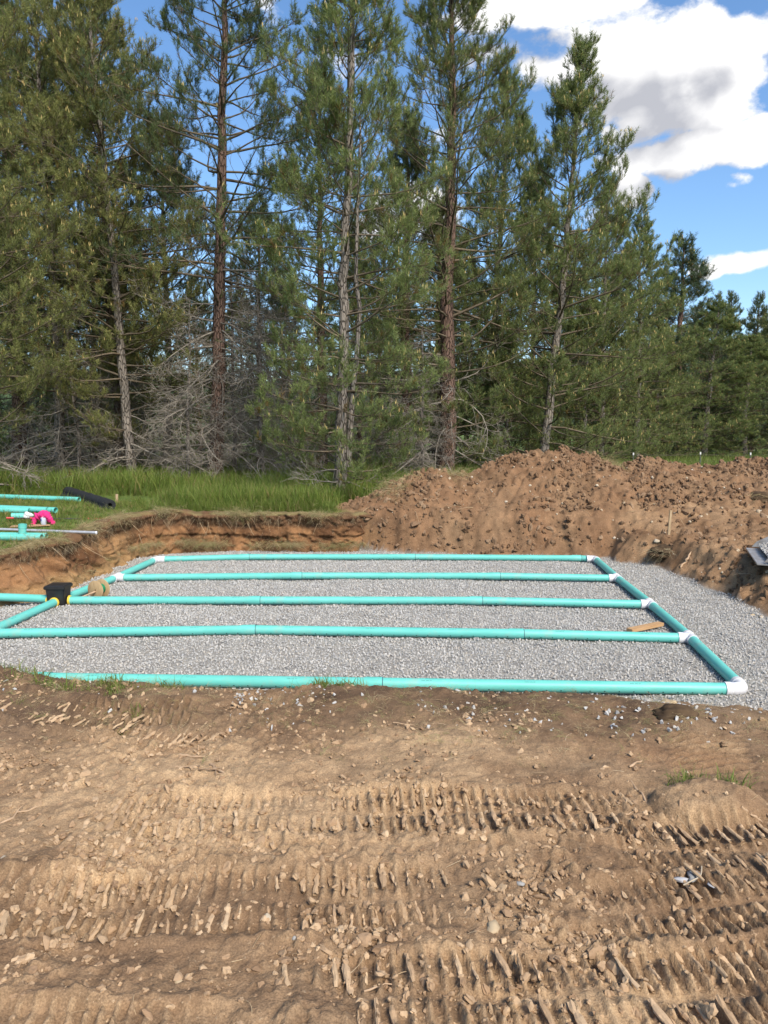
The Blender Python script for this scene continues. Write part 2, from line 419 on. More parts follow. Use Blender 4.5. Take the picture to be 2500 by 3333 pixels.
# colours of the ground
DK = np.array((.098, .060, .036)); BR = np.array((.190, .121, .071)); TAN = np.array((.400, .280, .168)); ORG = np.array((.165, .095, .053)); YEL = np.array((.40, .285, .15))
GRY = np.array((.27, .265, .25)); TOPS = np.array((.075, .047, .030))
def ground_h(x, y):               # height used to rest things on
    x = np.atleast_1d(np.asarray(x, np.float64)); y = np.atleast_1d(np.asarray(y, np.float64))
    z, dd = base_height(x, y); m = np.clip(mound(x, y) / .25, 0, 1) * (dd < .98)
    m = np.maximum(m, .65 * (dd < .93) * (y > 8) * sst(-.3, .8, x) * (y < 18))
    t, _ = tracks(x, y)
    return z + rough_height(x, y, dd, m) + np.where(y < 5.0, t, 0)
def gz(x, y): return float(ground_h(x, y)[0])

# --- foreground: churned mud
def axis(segs):
    out = []
    for a, b, s in segs: out.append(np.arange(a, b - 1e-6, s))
    out.append([segs[-1][1]]); return np.concatenate(out)
NX0, NX1, NY0, NY1 = -4.2, 4.2, 1.2, 6.4
gx = axis([(NX0, -1.9, .014), (-1.9, 1.9, .0085), (1.9, NX1, .014)])
gy = [NY0]
while gy[-1] < NY1 - .03: gy.append(gy[-1] + max(.0058, .0040 * gy[-1] * (1 if gy[-1] < 4.8 else 2)))
gy.append(NY1); gy = np.array(gy)
XX, YY = np.meshgrid(gx, gy); x = XX.ravel(); y = YY.ravel()
z, dd = base_height(x, y); tr, rib = tracks(x, y)
fg = 1 - sst(4.9, 5.5, y)
crumbm = np.clip(.6 + 1.2 * fbm(x, y, 1.7, 3, 101), .28, 1)
flat = sst(3.05, 3.3, y) * (1 - sst(4.2, 4.6, y)) * sst(-.9, -.2, x)     # smoother trodden patch
inb_ = np.zeros_like(x)
for (y0, sl_, cu, x0, x1, wd, p, hh_, ph) in TRACKS: inb_ = np.maximum(inb_, (1 - sst(wd * .36, wd * .5, np.abs(y - (y0 + sl_ * x + cu * x * x)))) * sst(x0, x0 + .3, x) * (1 - sst(x1 - .3, x1, x)))
crumbm = crumbm * (1 - .6 * flat) * (1 - .72 * inb_)
cr1 = np.clip(vnoise(x * 26, y * 26, 103) * .6 + vnoise(x * 55, y * 55, 104) * .5 + .05, 0, 1)
cr2 = billow(x, y, 9, 3, 105)
h2 = .034 * (cr2 - .28) * crumbm + .034 * cr1 * crumbm + .004 * fbm(x, y, 60, 2, 106) + .018 * fbm(x, y, 4, 3, 108)
z = z + rough_height(x, y, dd, np.zeros_like(x)) + (tr + h2) * fg
dry = np.clip(.42 + .8 * fbm(x, y, 1.1, 4, 110) + .30 * fbm(x, y, 14, 3, 111) + .45 * rib + .40 * cr1 * crumbm - .12 * flat, 0, 1.15)
topsoil = sst(3.6, 4.1, y) * np.clip(.55 + 1.1 * fbm(x, y, 1.5, 4, 112) + .5 * (1 - sst(-2.2, -.8, x)), 0, 1) * .85
tint = lerp3(BR, TAN, dry)
tint = tint * (1 - topsoil[:, None]) + lerp3(TOPS, BR, np.clip(.3 + .6 * fbm(x, y, 6, 3, 113), 0, 1)) * topsoil[:, None]
wet = np.clip(1.8 * fbm(x, y, .9, 3, 116) - .35, 0, 1) * .55
tint = tint * (1 - wet[:, None]) + np.array((.135, .088, .058)) * wet[:, None]
rust = np.clip(2.0 * fbm(x, y, 1.9, 3, 118) - .6, 0, 1) * .4 * sst(3, 3.6, y)
tint = tint * (1 - rust[:, None]) + np.array((.28, .155, .08)) * rust[:, None]
gm = sst(.86, .97, dd); tint = tint * (1 - gm[:, None]) + GRY * gm[:, None]
nx, ny = len(gx), len(gy)
ii = (np.arange(ny - 1)[:, None] * nx + np.arange(nx - 1)[None, :]).ravel()
faces = np.stack([ii, ii + 1, ii + 1 + nx, ii + nx], -1)
edge = (x <= NX0 + 1e-6) | (x >= NX1 - 1e-6) | (y >= NY1 - 1e-6) | (y <= NY0 + 1e-6)
z = np.where(edge, z - .04, z)
set_props(link('muddy_ground', make_mesh('muddy_ground', np.stack([x, y, z], 1), faces, M['mud'], True, tint)), 'churned brown mud with rows of track cleat prints', kind='structure')

# --- the pit, its banks, the heap and the verges: one grid cut into pieces by what each cell is
gx = axis([(-18, -5.4, .2), (-5.4, 9.4, .042), (9.4, 18, .25)])
gy = axis([(-6, 1.2, .3), (1.2, 6.2, .1), (6.2, 9, .12), (9, 18.2, .042), (18.2, 24, .15), (24, 34, .5)])
XX, YY = np.meshgrid(gx, gy); x = XX.ravel(); y = YY.ravel()
z, dd = base_height(x, y); mh = mound(x, y)
dug = sst(4.0, 4.8, x) * sst(5.5, 7.5, y) * (1 - sst(.95, .99, dd)) * (1 - sst(17.5, 19, y))
mm = np.maximum(np.clip(mh / .25, 0, 1) * (dd < .98), .65 * (dd < .93) * (y > 8) * sst(-.3, .8, x) * (y < 18))
wallm = (dd > .06) & (dd < .93) & (y > 8)
trk = np.clip(np.cos(2 * math.pi * (x + .5 * y) / .11), 0, 1) * np.exp(-((y - 11.9 - .25 * (x - 6)) / .22) ** 2) + np.clip(np.cos(2 * math.pi * (y * .95 + x * .25) / .12), 0, 1) * np.exp(-((x - 6.9 + .5 * (y - 12)) / .30) ** 2) * .8
z = z + rough_height(x, y, dd, mm) + wallm * (.05 * fbm(x, y, 9, 3, 140)) + .035 * trk * dug * (mh < .12)
meadow = (1 - np.clip(mh / .05, 0, 1)) * (dd < .03) * np.where(x > .2, sst(17.2, 18.2, y), 1)
# colours
cl = 1.12 * lerp3(ORG, BR * .95, np.clip(.5 + .9 * fbm(x, y, 1.4, 4, 150), 0, 1))
cl = cl * (.82 + .35 * np.clip(.5 + fbm(x, y, 7, 3, 151), 0, 1))[:, None]
lowz = np.clip((-.45 - z) / .22, 0, 1)
leftb = (1 - sst(-4.4, -3.6, x)) * (y > 8)
bankc = lerp3(np.array((.115, .062, .033)), np.array((.255, .150, .076)), np.clip(.5 + 1.3 * fbm(x, y, 3.5, 4, 152), 0, 1))
bankc = bankc * (1 - (leftb * lowz)[:, None]) + YEL * (leftb * lowz)[:, None]
band = np.clip((z + .30 + .10 * fbm(x, y, 2, 3, 153)) / .10, 0, 1)      # dark topsoil layer under the turf
bankc = bankc * (1 - .75 * band[:, None]) + TOPS * 1.2 * .75 * band[:, None]
isbank = (wallm & (mh < .05)).astype(float) * (1 - sst(-.6, .8, x))
cl = cl * (1 - isbank[:, None]) + bankc * isbank[:, None]
flatr = dug * (mh < .2); ft = lerp3(np.array((.155, .090, .049)), np.array((.27, .175, .102)), np.clip(.5 + fbm(x, y, 2, 3, 155) + .4 * trk, 0, 1))
cl = cl * (1 - flatr[:, None]) + ft * flatr[:, None]
gr = lerp3(np.array((.055, .10, .022)), np.array((.10, .145, .035)), np.clip(.5 + fbm(x, y, .8, 3, 158), 0, 1))
md = meadow.astype(float); cl = cl * (1 - md[:, None]) + gr * md[:, None]
sf = ((y < 8) & (dd < .03)).astype(float) * (y < 8); cl = cl * (1 - sf[:, None]) + lerp3(BR, TAN, np.clip(.4 + fbm(x, y, 1.1, 3, 110), 0, 1)) * sf[:, None]
gm = sst(.93, .985, dd); cl = cl * (1 - gm[:, None]) + GRY * gm[:, None]
nx, ny = len(gx), len(gy)
ii = (np.arange(ny - 1)[:, None] * nx + np.arange(nx - 1)[None, :]).ravel()
faces = np.stack([ii, ii + 1, ii + 1 + nx, ii + nx], -1)
fx = x[faces].mean(1); fy = y[faces].mean(1); fm = mh[faces].mean(1); fd = dd[faces].mean(1)
keep = ~((fx > NX0) & (fx < NX1) & (fy > NY0) & (fy < NY1 - .12))
kind = np.where(fm > .03, 1, np.where(fd > .975, 2, np.where((fd > .03) & (fy > 6), 3, np.where((fx > 4.4) & (fy < 18.5), 3, 0))))
kind = np.where((fy < 8) & (kind == 0), 4, kind)
V = np.stack([x, y, z], 1)
def cut(name, k, mat, label):
    f = faces[(kind == k) & keep]
    u, inv = np.unique(f.ravel(), return_inverse=True)
    o = link(name, make_mesh(name, V[u], inv.reshape(-1, 4), mat, True, cl[u]))
    return set_props(o, label, kind='structure')
cut('meadow_ground', 0, M['meadow'], 'grassy ground under the pines')
cut('soil_mound', 1, M['mound'], 'long heap of dug reddish brown soil behind the pit')
cut('pit_floor', 2, M['earth'], 'grey gravel floor of the pit')
cut('earth_bank', 3, M['earth'], 'cut earth walls and dug slopes of the pit')
cut('bare_ground', 4, M['mud'], 'bare brown ground beside the pit')
# --- the upright cut faces of the pit: a sheet run along the edge, scored by bucket teeth
WP = np.array([(-9, 8.55), (-7.1, 9.3), (-5.95, 9.8), (-5.28, 10.1), (-4.95, 10.7), (-4.80, 12), (-4.72, 12.8), (-4.48, 13.55), (-3.85, 14.08), (-3, 14.22), (-1.7, 14.18), (-.8, 14.22), (-.1, 14.5), (.5, 15.0), (1.2, 15.6)])
for _ in range(3):               # round the corner off
    WP = np.concatenate([WP[:1], (WP[:-1] * .75 + WP[1:] * .25), (WP[:-1] * .25 + WP[1:] * .75), WP[-1:]])[np.argsort(np.concatenate([[0], np.arange(len(WP) - 1) + .25, np.arange(len(WP) - 1) + .75, [len(WP) - 1]]), kind='stable')]
cum = np.concatenate([[0], np.cumsum(np.linalg.norm(np.diff(WP, axis=0), axis=1))])
ws = np.arange(0, cum[-1], .022); wx_ = np.interp(ws, cum, WP[:, 0]); wy_ = np.interp(ws, cum, WP[:, 1])
tx_ = np.gradient(wx_); ty_ = np.gradient(wy_); tl = np.hypot(tx_, ty_); nx_, ny_ = ty_ / tl, -tx_ / tl
leftw = 1 - sst(-4.9, -3.9, wx_); talus = 1 - sst(11.2, 13.2, wy_)
wtop = np.interp(wy_, [7, 9, 11.5, 13.5], [0, -.06, -.06, .07]) * (1 - sst(-4.2, -2.5, wx_)) + .01 + .07 * fbm(ws, ws * 0, 1.6, 4, 231)
wtop = wtop - .25 * sst(-.5, .6, wx_)
NH = 42; hh = np.linspace(0, 1, NH)
SS, HH = np.meshgrid(ws, hh); LW = np.tile(leftw, (NH, 1))
lean_ = .9 * HH * LW                                    # tooth marks slant on the left wall
score = np.abs(vnoise(SS * 4.2 + lean_ + .5 * vnoise(SS * 2, HH * 2, 232), HH * .5 + 3, 233))
dsp = LW * ((.10 + .24 * talus[None]) * (1 - HH) ** 2.0 + .20 * (score - .25)) + (1 - LW) * (.10 * (1 - HH) ** 2.5 + .05 * (score - .3))
dsp += .06 * fbm(SS, HH * .8, 2.2, 3, 234) + .12 * (billow(SS, HH * .8, 6, 3, 235) - .3) + .035 * fbm(SS, HH, 16, 2, 239)
lipn = .05 + .11 * fbm(ws, ws * 0 + 4, 2.4, 3, 236)
dsp += np.exp(-((HH - .93) / .06) ** 2) * lipn[None] * 1.1 - np.exp(-((HH - .70) / .10) ** 2) * .05 * (.5 + fbm(SS, HH, 1.5, 2, 237))
dsp += (1 - LW) * .06 * sst(.44, .50, HH + .05 * vnoise(SS * 1.6, HH, 238))      # a ledge where the topsoil breaks off
zb_ = FLOOR - .06
VX = wx_[None] + nx_[None] * dsp; VY = wy_[None] + ny_[None] * dsp; VZ = zb_ + (wtop[None] - zb_) * HH + .02 * fbm(SS, HH, 5, 2, 240) * HH * (1 - HH) * 4
EX = []
for j_, bk in enumerate((.04, .10, .18, .28, .42)):       # the turf folding back from the lip
    gx_, gy_ = wx_ - nx_ * (bk - .03), wy_ - ny_ * (bk - .03)
    EX.append((gx_, gy_, np.where(j_ == 4, ground_h(gx_, gy_) - .03, wtop + (.02 if j_ < 3 else .0) + .02 * fbm(gx_, gy_, 6, 2, 241))))
VX = np.concatenate([VX] + [e_[0][None] for e_ in EX]); VY = np.concatenate([VY] + [e_[1][None] for e_ in EX]); VZ = np.concatenate([VZ] + [e_[2][None] for e_ in EX])
nr = VX.shape[0]; H2 = np.concatenate([HH, np.ones((5, len(ws)))]); S2 = np.tile(ws, (nr, 1)); L2_ = np.tile(leftw, (nr, 1))
hf = H2.ravel(); sf_ = S2.ravel(); lf = L2_.ravel()
cw = lerp3(np.array((.100, .050, .025)), np.array((.235, .125, .060)), np.clip(.5 + 1.5 * fbm(sf_, hf * .8, 3.0, 4, 242), 0, 1))
yl = lf * (1 - sst(.12, .40, hf + .12 * fbm(sf_, hf, 1.3, 3, 243))); cw = cw * (1 - yl[:, None]) + np.array((.29, .185, .088)) * yl[:, None]
og = lf * np.clip(2 * fbm(sf_, hf, 1.1, 3, 248), 0, .6); cw = cw * (1 - og[:, None]) + np.array((.30, .185, .09)) * og[:, None]
dk = sst(.62, .74, hf + .10 * fbm(sf_, hf, 1.7, 3, 244)) * .8; cw = cw * (1 - dk[:, None]) + np.array((.095, .054, .031)) * dk[:, None]
tf_ = np.concatenate([np.zeros((NH - 2, len(ws))), np.ones((7, len(ws)))]).ravel() * np.clip(.55 + 1.8 * fbm(sf_, hf, 3, 3, 245), 0, 1); cw = cw * (1 - tf_[:, None]) + np.array((.17, .135, .065)) * tf_[:, None]
ii = (np.arange(nr - 1)[:, None] * len(ws) + np.arange(len(ws) - 1)[None, :]).ravel()
set_props(link('cut_bank', make_mesh('cut_bank', np.stack([VX.ravel(), VY.ravel(), VZ.ravel()], 1), np.stack([ii, ii + 1, ii + 1 + len(ws), ii + len(ws)], -1), M['earth'], True, cw)), 'upright cut faces of the pit scored by bucket teeth', kind='structure')
def on_wall(s_, h_, out=.0):
    i_ = np.clip((s_ / .022).astype(int), 0, len(ws) - 1); j_ = np.clip((h_ * (NH - 1)).astype(int), 0, NH - 1)
    return np.stack([VX[j_, i_] + nx_[i_] * out, VY[j_, i_] + ny_[i_] * out, VZ[j_, i_]], 1), np.arctan2(ny_[i_], nx_[i_])
# --- land out to the horizon
xs = np.array([-3000, -1200, -500, -200, -90, -45, -18, 18, 45, 90, 200, 500, 1200, 3000.]); ys = np.array([-1500, -400, -100, -30, -6, 34, 60, 100, 180, 300, 600, 1200, 3500.])
XX, YY = np.meshgrid(xs, ys); x = XX.ravel(); y = YY.ravel(); nx, ny = len(xs), len(ys)
ii = (np.arange(ny - 1)[:, None] * nx + np.arange(nx - 1)[None, :]).ravel()
faces = np.stack([ii, ii + 1, ii + 1 + nx, ii + nx], -1)
fx = x[faces].mean(1); fy = y[faces].mean(1)
faces = faces[~((np.abs(fx) < 18) & (fy > -6) & (fy < 34))]
set_props(link('field', make_mesh('field', np.stack([x, y, x * 0 - .02], 1), faces, M['meadow'], True, np.tile((.11, .17, .038), (len(x), 1)))), 'green open field beyond the pines', kind='structure')
# wooded hills far behind
hx = np.linspace(-1500, 1500, 240); hy = np.linspace(420, 1300, 60)
XX, YY = np.meshgrid(hx, hy); x = XX.ravel(); y = YY.ravel()
rid = np.interp(x / 900., [-1.6, -.5, -.2, .2, .4, .5, .6, 1, 1.6], [140, 80, 60, 85, 105, 118, 112, 150, 130])
hz = rid * sst(420, 900, y) * (1 - .6 * sst(950, 1300, y)) * (1 + .25 * fbm(x, y, .004, 4, 160)) + 5 * fbm(x, y, .06, 3, 161) * sst(430, 520, y) - 2
nx, ny = len(hx), len(hy)
ii = (np.arange(ny - 1)[:, None] * nx + np.arange(nx - 1)[None, :]).ravel()
hc = lerp3(np.array((.030, .055, .030)), np.array((.06, .095, .035)), np.clip(.5 + fbm(x, y, .02, 3, 162), 0, 1))
set_props(link('hills', make_mesh('hills', np.stack([x, y, hz], 1), np.stack([ii, ii + 1, ii + 1 + nx, ii + nx], -1), M['meadow'], True, hc)), 'far wooded hills', kind='structure')

# ------------------------------------------------------------------ scatter by geometry nodes
rng = np.random.default_rng(7)
def scatter(name, pts, rot, scl, sources, idx=None, label=None):
    n = len(pts)
    me = bpy.data.meshes.new(name); me.vertices.add(n); me.vertices.foreach_set('co', np.asarray(pts, np.float32).ravel())
    a = me.attributes.new('rot', 'FLOAT_VECTOR', 'POINT'); a.data.foreach_set('vector', np.asarray(rot, np.float32).ravel())
    a = me.attributes.new('scl', 'FLOAT_VECTOR', 'POINT'); a.data.foreach_set('vector', np.asarray(scl, np.float32).ravel())
    if idx is None: idx = rng.integers(0, len(sources), n)
    a = me.attributes.new('pick', 'INT', 'POINT'); a.data.foreach_set('value', np.asarray(idx, np.int32))
    col = bpy.data.collections.new(name + '_pieces')
    for i, s in enumerate(sources):
        o = bpy.data.objects.new(f'{name}_piece_{i:02d}', s); col.objects.link(o)
    g = bpy.data.node_groups.new(name, 'GeometryNodeTree')
    g.interface.new_socket('Geometry', in_out='INPUT', socket_type='NodeSocketGeometry')
    g.interface.new_socket('Geometry', in_out='OUTPUT', socket_type='NodeSocketGeometry')
    i_ = N(g, 'NodeGroupInput'); o_ = N(g, 'NodeGroupOutput')
    ci = N(g, 'GeometryNodeCollectionInfo'); ci.inputs['Collection'].default_value = col
    ci.inputs['Separate Children'].default_value = True; ci.inputs['Reset Children'].default_value = True
    ip = N(g, 'GeometryNodeInstanceOnPoints'); ip.inputs['Pick Instance'].default_value = True
    def attr(nm, dt):
        q = N(g, 'GeometryNodeInputNamedAttribute', data_type=dt); q.inputs['Name'].default_value = nm; return q.outputs['Attribute']
    g.links.new(i_.outputs[0], ip.inputs['Points']); g.links.new(ci.outputs[0], ip.inputs['Instance'])
    g.links.new(attr('pick', 'INT'), ip.inputs['Instance Index'])
    e = N(g, 'FunctionNodeEulerToRotation'); g.links.new(attr('rot', 'FLOAT_VECTOR'), e.inputs[0])
    g.links.new(e.outputs[0], ip.inputs['Rotation']); g.links.new(attr('scl', 'FLOAT_VECTOR'), ip.inputs['Scale'])
    g.links.new(ip.outputs[0], o_.inputs[0])
    o = link(name, me); md = o.modifiers.new('scatter', 'NODES'); md.node_group = g
    return set_props(o, label, kind='stuff')
def rock_mesh(name, seed, mat, n=11, squash=.55, subdiv=0, smooth=False):
    r = np.random.default_rng(seed); bm = bmesh.new()
    for p in r.normal(size=(n, 3)):
        p = p / np.linalg.norm(p) * r.uniform(.75, 1.05) * np.array((1, r.uniform(.6, .9), squash))
        bm.verts.new(p * .5)
    bmesh.ops.convex_hull(bm, input=bm.verts)
    for v in [v for v in bm.verts if not v.link_faces]: bm.verts.remove(v)
    if subdiv:
        bmesh.ops.subdivide_edges(bm, edges=bm.edges, cuts=subdiv, smooth=1.0, use_grid_fill=True)
    return bm_mesh(name, bm, mat, smooth)
def clod_mesh(name, seed, mat):
    r = np.random.default_rng(seed); bm = bmesh.new()
    bmesh.ops.create_icosphere(bm, subdivisions=2, radius=.5)
    ph = r.uniform(0, 6, 9)
    for v in bm.verts:
        c = v.co; k = 1 + .24 * math.sin(c.x * 7 + ph[0]) * math.sin(c.y * 8 + ph[1]) + .15 * math.sin(c.z * 11 + ph[2] + c.x * 5) + r.uniform(-.10, .10)
        v.co = Vector((c.x * 1.15, c.y * r.uniform(.85, .95), c.z * .72)) * k
    return bm_mesh(name, bm, mat)
def rnd_rot(n): return rng.uniform(0, 2 * math.pi, (n, 3))

# gravel
G1 = [rock_mesh('stone', 100 + i, M['rock'], 9 + i % 4, .5 + .06 * (i % 3)) for i in range(9)]
s = .0295
px, py = np.meshgrid(np.arange(-5.6, 6.2, s), np.arange(5.2, 14.6, s)); px = px.ravel() + rng.uniform(-s, s, px.size) * .6; py = py.ravel() + rng.uniform(-s, s, py.size) * .6
bz, bd = base_height(px, py)
edge_n = .10 * fbm(px, py, 2.2, 3, 170)
ok = (bd + edge_n * .4 > .955) & (mound(px, py) < .06) & (np.abs(px) < .62 * py + .4)
px, py = px[ok], py[ok]
pz = ground_h(px, py) + rng.uniform(-.006, .014, len(px))
sc = rng.uniform(.021, .040, len(px)) * (1 + .3 * (rng.random(len(px)) < .06))
# stones spilled up the near slope and along the edges
k = 11000
qx = rng.uniform(-2.6, 3.9, k); qy = 3.55 + rng.random(k) ** .55 * 2.4
a_, b_ = near_edge(qx)
cl2 = fbm(qx, qy, 1.6, 3, 175)
pr = np.clip((qy - (a_ - .85)) / 1.0, 0, 1) ** 1.3 * np.clip(.38 + 2.0 * cl2, .03, 1) * np.where(qx < -.9, .16, 1)
ok = rng.random(k) < pr; qx, qy = qx[ok], qy[ok]
qz = ground_h(qx, qy) + .004; qs = rng.uniform(.015, .046, len(qx))
P = np.concatenate([np.stack([px, py, pz], 1), np.stack([qx, qy, qz], 1)])
S = np.concatenate([sc, qs])
scatter('gravel', P, rnd_rot(len(P)), np.stack([S, S, S], 1), G1, label='crushed grey gravel spread over the pit floor')

# clods of mud in the foreground, lumps on the heap, cobbles in the heap
CL = [clod_mesh('clod', 200 + i, M['clod']) for i in range(8)]
k = 90000
qy = 1.45 + 3.2 * rng.random(k) ** 1.25; qx = rng.uniform(-1, 1, k) * (.6 * qy + .3)
cm = np.clip(.45 + 1.4 * fbm(qx, qy, 1.7, 3, 101), .12, 1) * np.where((qy > 3.15) & (qx > -.8), .35, 1)
_, rb = tracks(qx, qy)
inb_ = np.zeros(k)
for (y0, sl_, cu, x0, x1, wd, p, hh_, ph) in TRACKS: inb_ = np.maximum(inb_, (np.abs(qy - (y0 + sl_ * qx + cu * qx * qx)) < wd * .45) & (qx > x0) & (qx < x1))
ok = rng.random(k) < cm * .7 * (1 - .62 * inb_); qx, qy = qx[ok], qy[ok]
S = .005 + .026 * rng.random(len(qx)) ** 3.6 + .016 * (rng.random(len(qx)) < .02)
scatter('mud_clods', np.stack([qx, qy, ground_h(qx, qy) + S * .12], 1), rnd_rot(len(qx)) * (.15, .15, 1), np.stack([S * rng.uniform(.7, 1.0, len(S)), S * np.where(rng.random(len(S)) < .2, 1.7, 1.05), S * .85], 1), CL, label='dry crumbled clods lying on the churned mud')
# rolls of mud squeezed out between the cleats, broken into lengths
def roll_mesh(name, seed):
    r = np.random.default_rng(seed); n_ = 7; t = np.linspace(-.5, .5, n_)
    p_ = np.stack([.05 * r.normal(size=n_).cumsum() * .3, t, .02 * r.normal(size=n_)], 1)
    rad = .080 * (1 + .2 * r.normal(size=n_)).clip(.6, 1.4); rad[0] *= .7; rad[-1] *= .7
    v, f = tubes(p_[None], rad[None], 7); v = v + r.normal(size=v.shape) * .011; v[:, 2] *= .9
    return make_mesh(name, v, f, M['rollmud'], False)
M['rollmud'] = inst_mat('dried_mud_roll', [(.34, .225, .13), (.44, .30, .18), (.52, .37, .225), (.39, .265, .155)], .97, .1)
RL = [roll_mesh('roll', 800 + i) for i in range(9)]
rp, rs, rz = [], [], []
for i, (y0, sl_, cu, x0, x1, wd, p, hh_, ph) in enumerate(TRACKS):
    for j in range(int((x1 - x0) / p)):
        for side in (-1, 1):
            xx = x0 + (j + .5) * p + rng.normal() * .003
            yc = y0 + sl_ * xx + cu * xx * xx
            if rng.random() > .74 + .5 * float(vnoise(np.array([xx * 2.2]), np.array([yc * 2.2]), 60 + i)[0]): continue
            L_ = wd * .46 * rng.uniform(.28, .85); a_ = side * (wd * .25 + rng.normal() * .02)
            rp.append((xx - .10 * a_ + (p * .35 if side < 0 else 0), yc + a_)); rs.append((L_ * rng.uniform(.7, 1.25) if L_ < .12 else .12 * rng.uniform(.8, 1.3), L_, .10 * rng.uniform(.8, 1.3))); rz.append(.10 + math.atan(sl_ + 2 * cu * xx) + rng.normal() * .09)
rp = np.array(rp); rs = np.array(rs); rz = np.array(rz)
scatter('mud_rolls', np.stack([rp[:, 0], rp[:, 1], ground_h(rp[:, 0], rp[:, 1]) + .002], 1), np.stack([rng.normal(size=len(rz)) * .04, rng.normal(size=len(rz)) * .2, rz], 1), rs * (.9, 1, .75), RL, label='broken rolls of dried mud left by the track cleats')
ML = [clod_mesh('lump', 300 + i, M['mclod']) for i in range(8)]
k = 70000
qx = rng.uniform(-1.2, 11, k); qy = rng.uniform(9, 18, k); bz, bd = base_height(qx, qy); mo = mound(qx, qy)
ok = (bd < .9) & ((mo > .05) | ((qx > 4.3) & (qy < 16) & (rng.random(k) < .35)) | ((bd > .1) & (qy > 13.5))) & (rng.random(k) < np.clip(.62 + 1.6 * fbm(qx, qy, 1.3, 3, 181), .15, 1)); qx, qy = qx[ok], qy[ok]
S = .008 + .11 * rng.random(len(qx)) ** 5 + .12 * (rng.random(len(qx)) < .004)
scatter('soil_lumps', np.stack([qx, qy, ground_h(qx, qy) + S * .1], 1), rnd_rot(len(qx)), np.stack([S * rng.uniform(.8, 1.4, len(S)), S, S * .8], 1), ML, label='lumps of reddish soil tumbling over the heap')
k = 900
qx = np.concatenate([rng.uniform(-1, 10, k), rng.uniform(-5.1, -3.9, 260)]); qy = np.concatenate([rng.uniform(9, 17.5, k), rng.uniform(9.5, 13.8, 260)])
bz, bd = base_height(qx, qy); ok = (bd < .93) & ((mound(qx, qy) > .02) | (qx > 4.2) | ((qx < -3.8) & (bd > .35)))
qx, qy = qx[ok], qy[ok]; S = .02 + .075 * rng.random(len(qx)) ** 4
CB = [rock_mesh('cobble', 400 + i, M['cobble'], 14, .7, 1, True) for i in range(5)]
scatter('pebbles', np.stack([qx, qy, ground_h(qx, qy) + S * .15], 1), rnd_rot(len(qx)) * (.2, .2, 1), np.stack([S, S, S], 1), CB, label='small tan pebbles in the dug soil')

# roots and straw: bent thin strands
def strand_mesh(name, seed, mat, n=1, bend=.5, r0=.012, spread=0., up=0.):
    r = np.random.default_rng(seed); t = np.linspace(0, 1, 6); parts = []
    pths = []
    for j in range(n):
        a = r.uniform(0, 6.28) if spread else 0.
        el = r.uniform(-.2, .35) + up
        dirs = np.stack([np.cos(a + bend * r.normal() * t * 1.5 + .3 * r.normal(size=6).cumsum() * .4) * np.cos(el), np.sin(a + bend * r.normal() * t * 1.5) * np.cos(el), np.sin(el - t * r.uniform(.3, 1.2))], 1)
        p = np.cumsum(dirs / 6 * r.uniform(.6, 1.1), 0); p -= p[0]; p += r.normal(size=3) * spread * np.array((1, 1, .15)); pths.append(p)
    rad = np.tile(r0 * np.linspace(1, .35, 6), (n, 1))
    v, f = tubes(np.array(pths), rad, 3)
    return make_mesh(name, v, f, mat, True)
RT = [strand_mesh('root', 500 + i, M['root'], 1, .7, .011) for i in range(7)]
ST = [strand_mesh('straw', 520 + i, M['straw'], 16, .5, .006, .28) for i in range(6)]
k = 4600
qx = np.concatenate([rng.uniform(-2.4, 2.4, 2200), rng.uniform(-1, 9.5, 2400)]); qy = np.concatenate([1.6 + 3.2 * rng.random(2200) ** .7, rng.uniform(10, 17.3, 2400)])
bz, bd = base_height(qx, qy); ok = (bd < .9) & ((qy < 5.2) & (np.abs(qx) < .6 * qy) | (mound(qx, qy) > .04) | (qx > 4.6) & (rng.random(k) < .3)); qx, qy = qx[ok], qy[ok]
S = np.where(qy < 6, .025 + .14 * rng.random(len(qx)) ** 3.0, .08 + .38 * rng.random(len(qx)) ** 3)
rt = np.stack([rng.normal(size=len(S)) * .2, rng.normal(size=len(S)) * .25, rng.uniform(0, 6.28, len(S))], 1)
thick = np.where(qy < 6, .9, 1.3)
scatter('root_litter', np.stack([qx, qy, ground_h(qx, qy) + .006], 1), rt, np.stack([S, S, S * thick], 1), RT, label='pale rootlets and twigs strewn over the dug soil')
# dry turf hanging over the cut edge of the pit and along the heap
w1, a1 = on_wall(rng.uniform(2.2, ws[-1] - 1.9, 1500), np.full(1500, 1.), -.02)
w1[fbm(w1[:, 0], w1[:, 1], 1.7, 3, 249) < -.05, 2] -= .6
e3x = rng.uniform(-2.6, 2.2, 700); e3y = near_edge(e3x)[0] - .15 + rng.normal(size=700) * .35
e4x = np.concatenate([rng.normal(.25, .15, 100), rng.normal(1.5, .15, 90), rng.normal(4.95, .15, 130)]); e4y = np.interp(e4x, MX, MC) + rng.normal(size=320) * .2 - .1
w1[:, :2] += rng.normal(size=(1500, 2)) * .07
qx = np.concatenate([w1[:, 0], e3x, e4x]); qy = np.concatenate([w1[:, 1], e3y, e4y]); qz = np.concatenate([w1[:, 2] + .02, ground_h(e3x, e3y) + .01, ground_h(e4x, e4y) + .01])
S = np.concatenate([rng.uniform(.10, .26, 1500), rng.uniform(.03, .10, 700), rng.uniform(.15, .36, 320)])
rt = np.stack([rng.normal(size=len(S)) * .5, rng.normal(size=len(S)) * .5, rng.uniform(0, 6.28, len(S))], 1)
scatter('dry_turf', np.stack([qx, qy, qz], 1), rt, np.stack([S, S, S], 1), ST, label='dry straw coloured turf hanging over the cut edge')

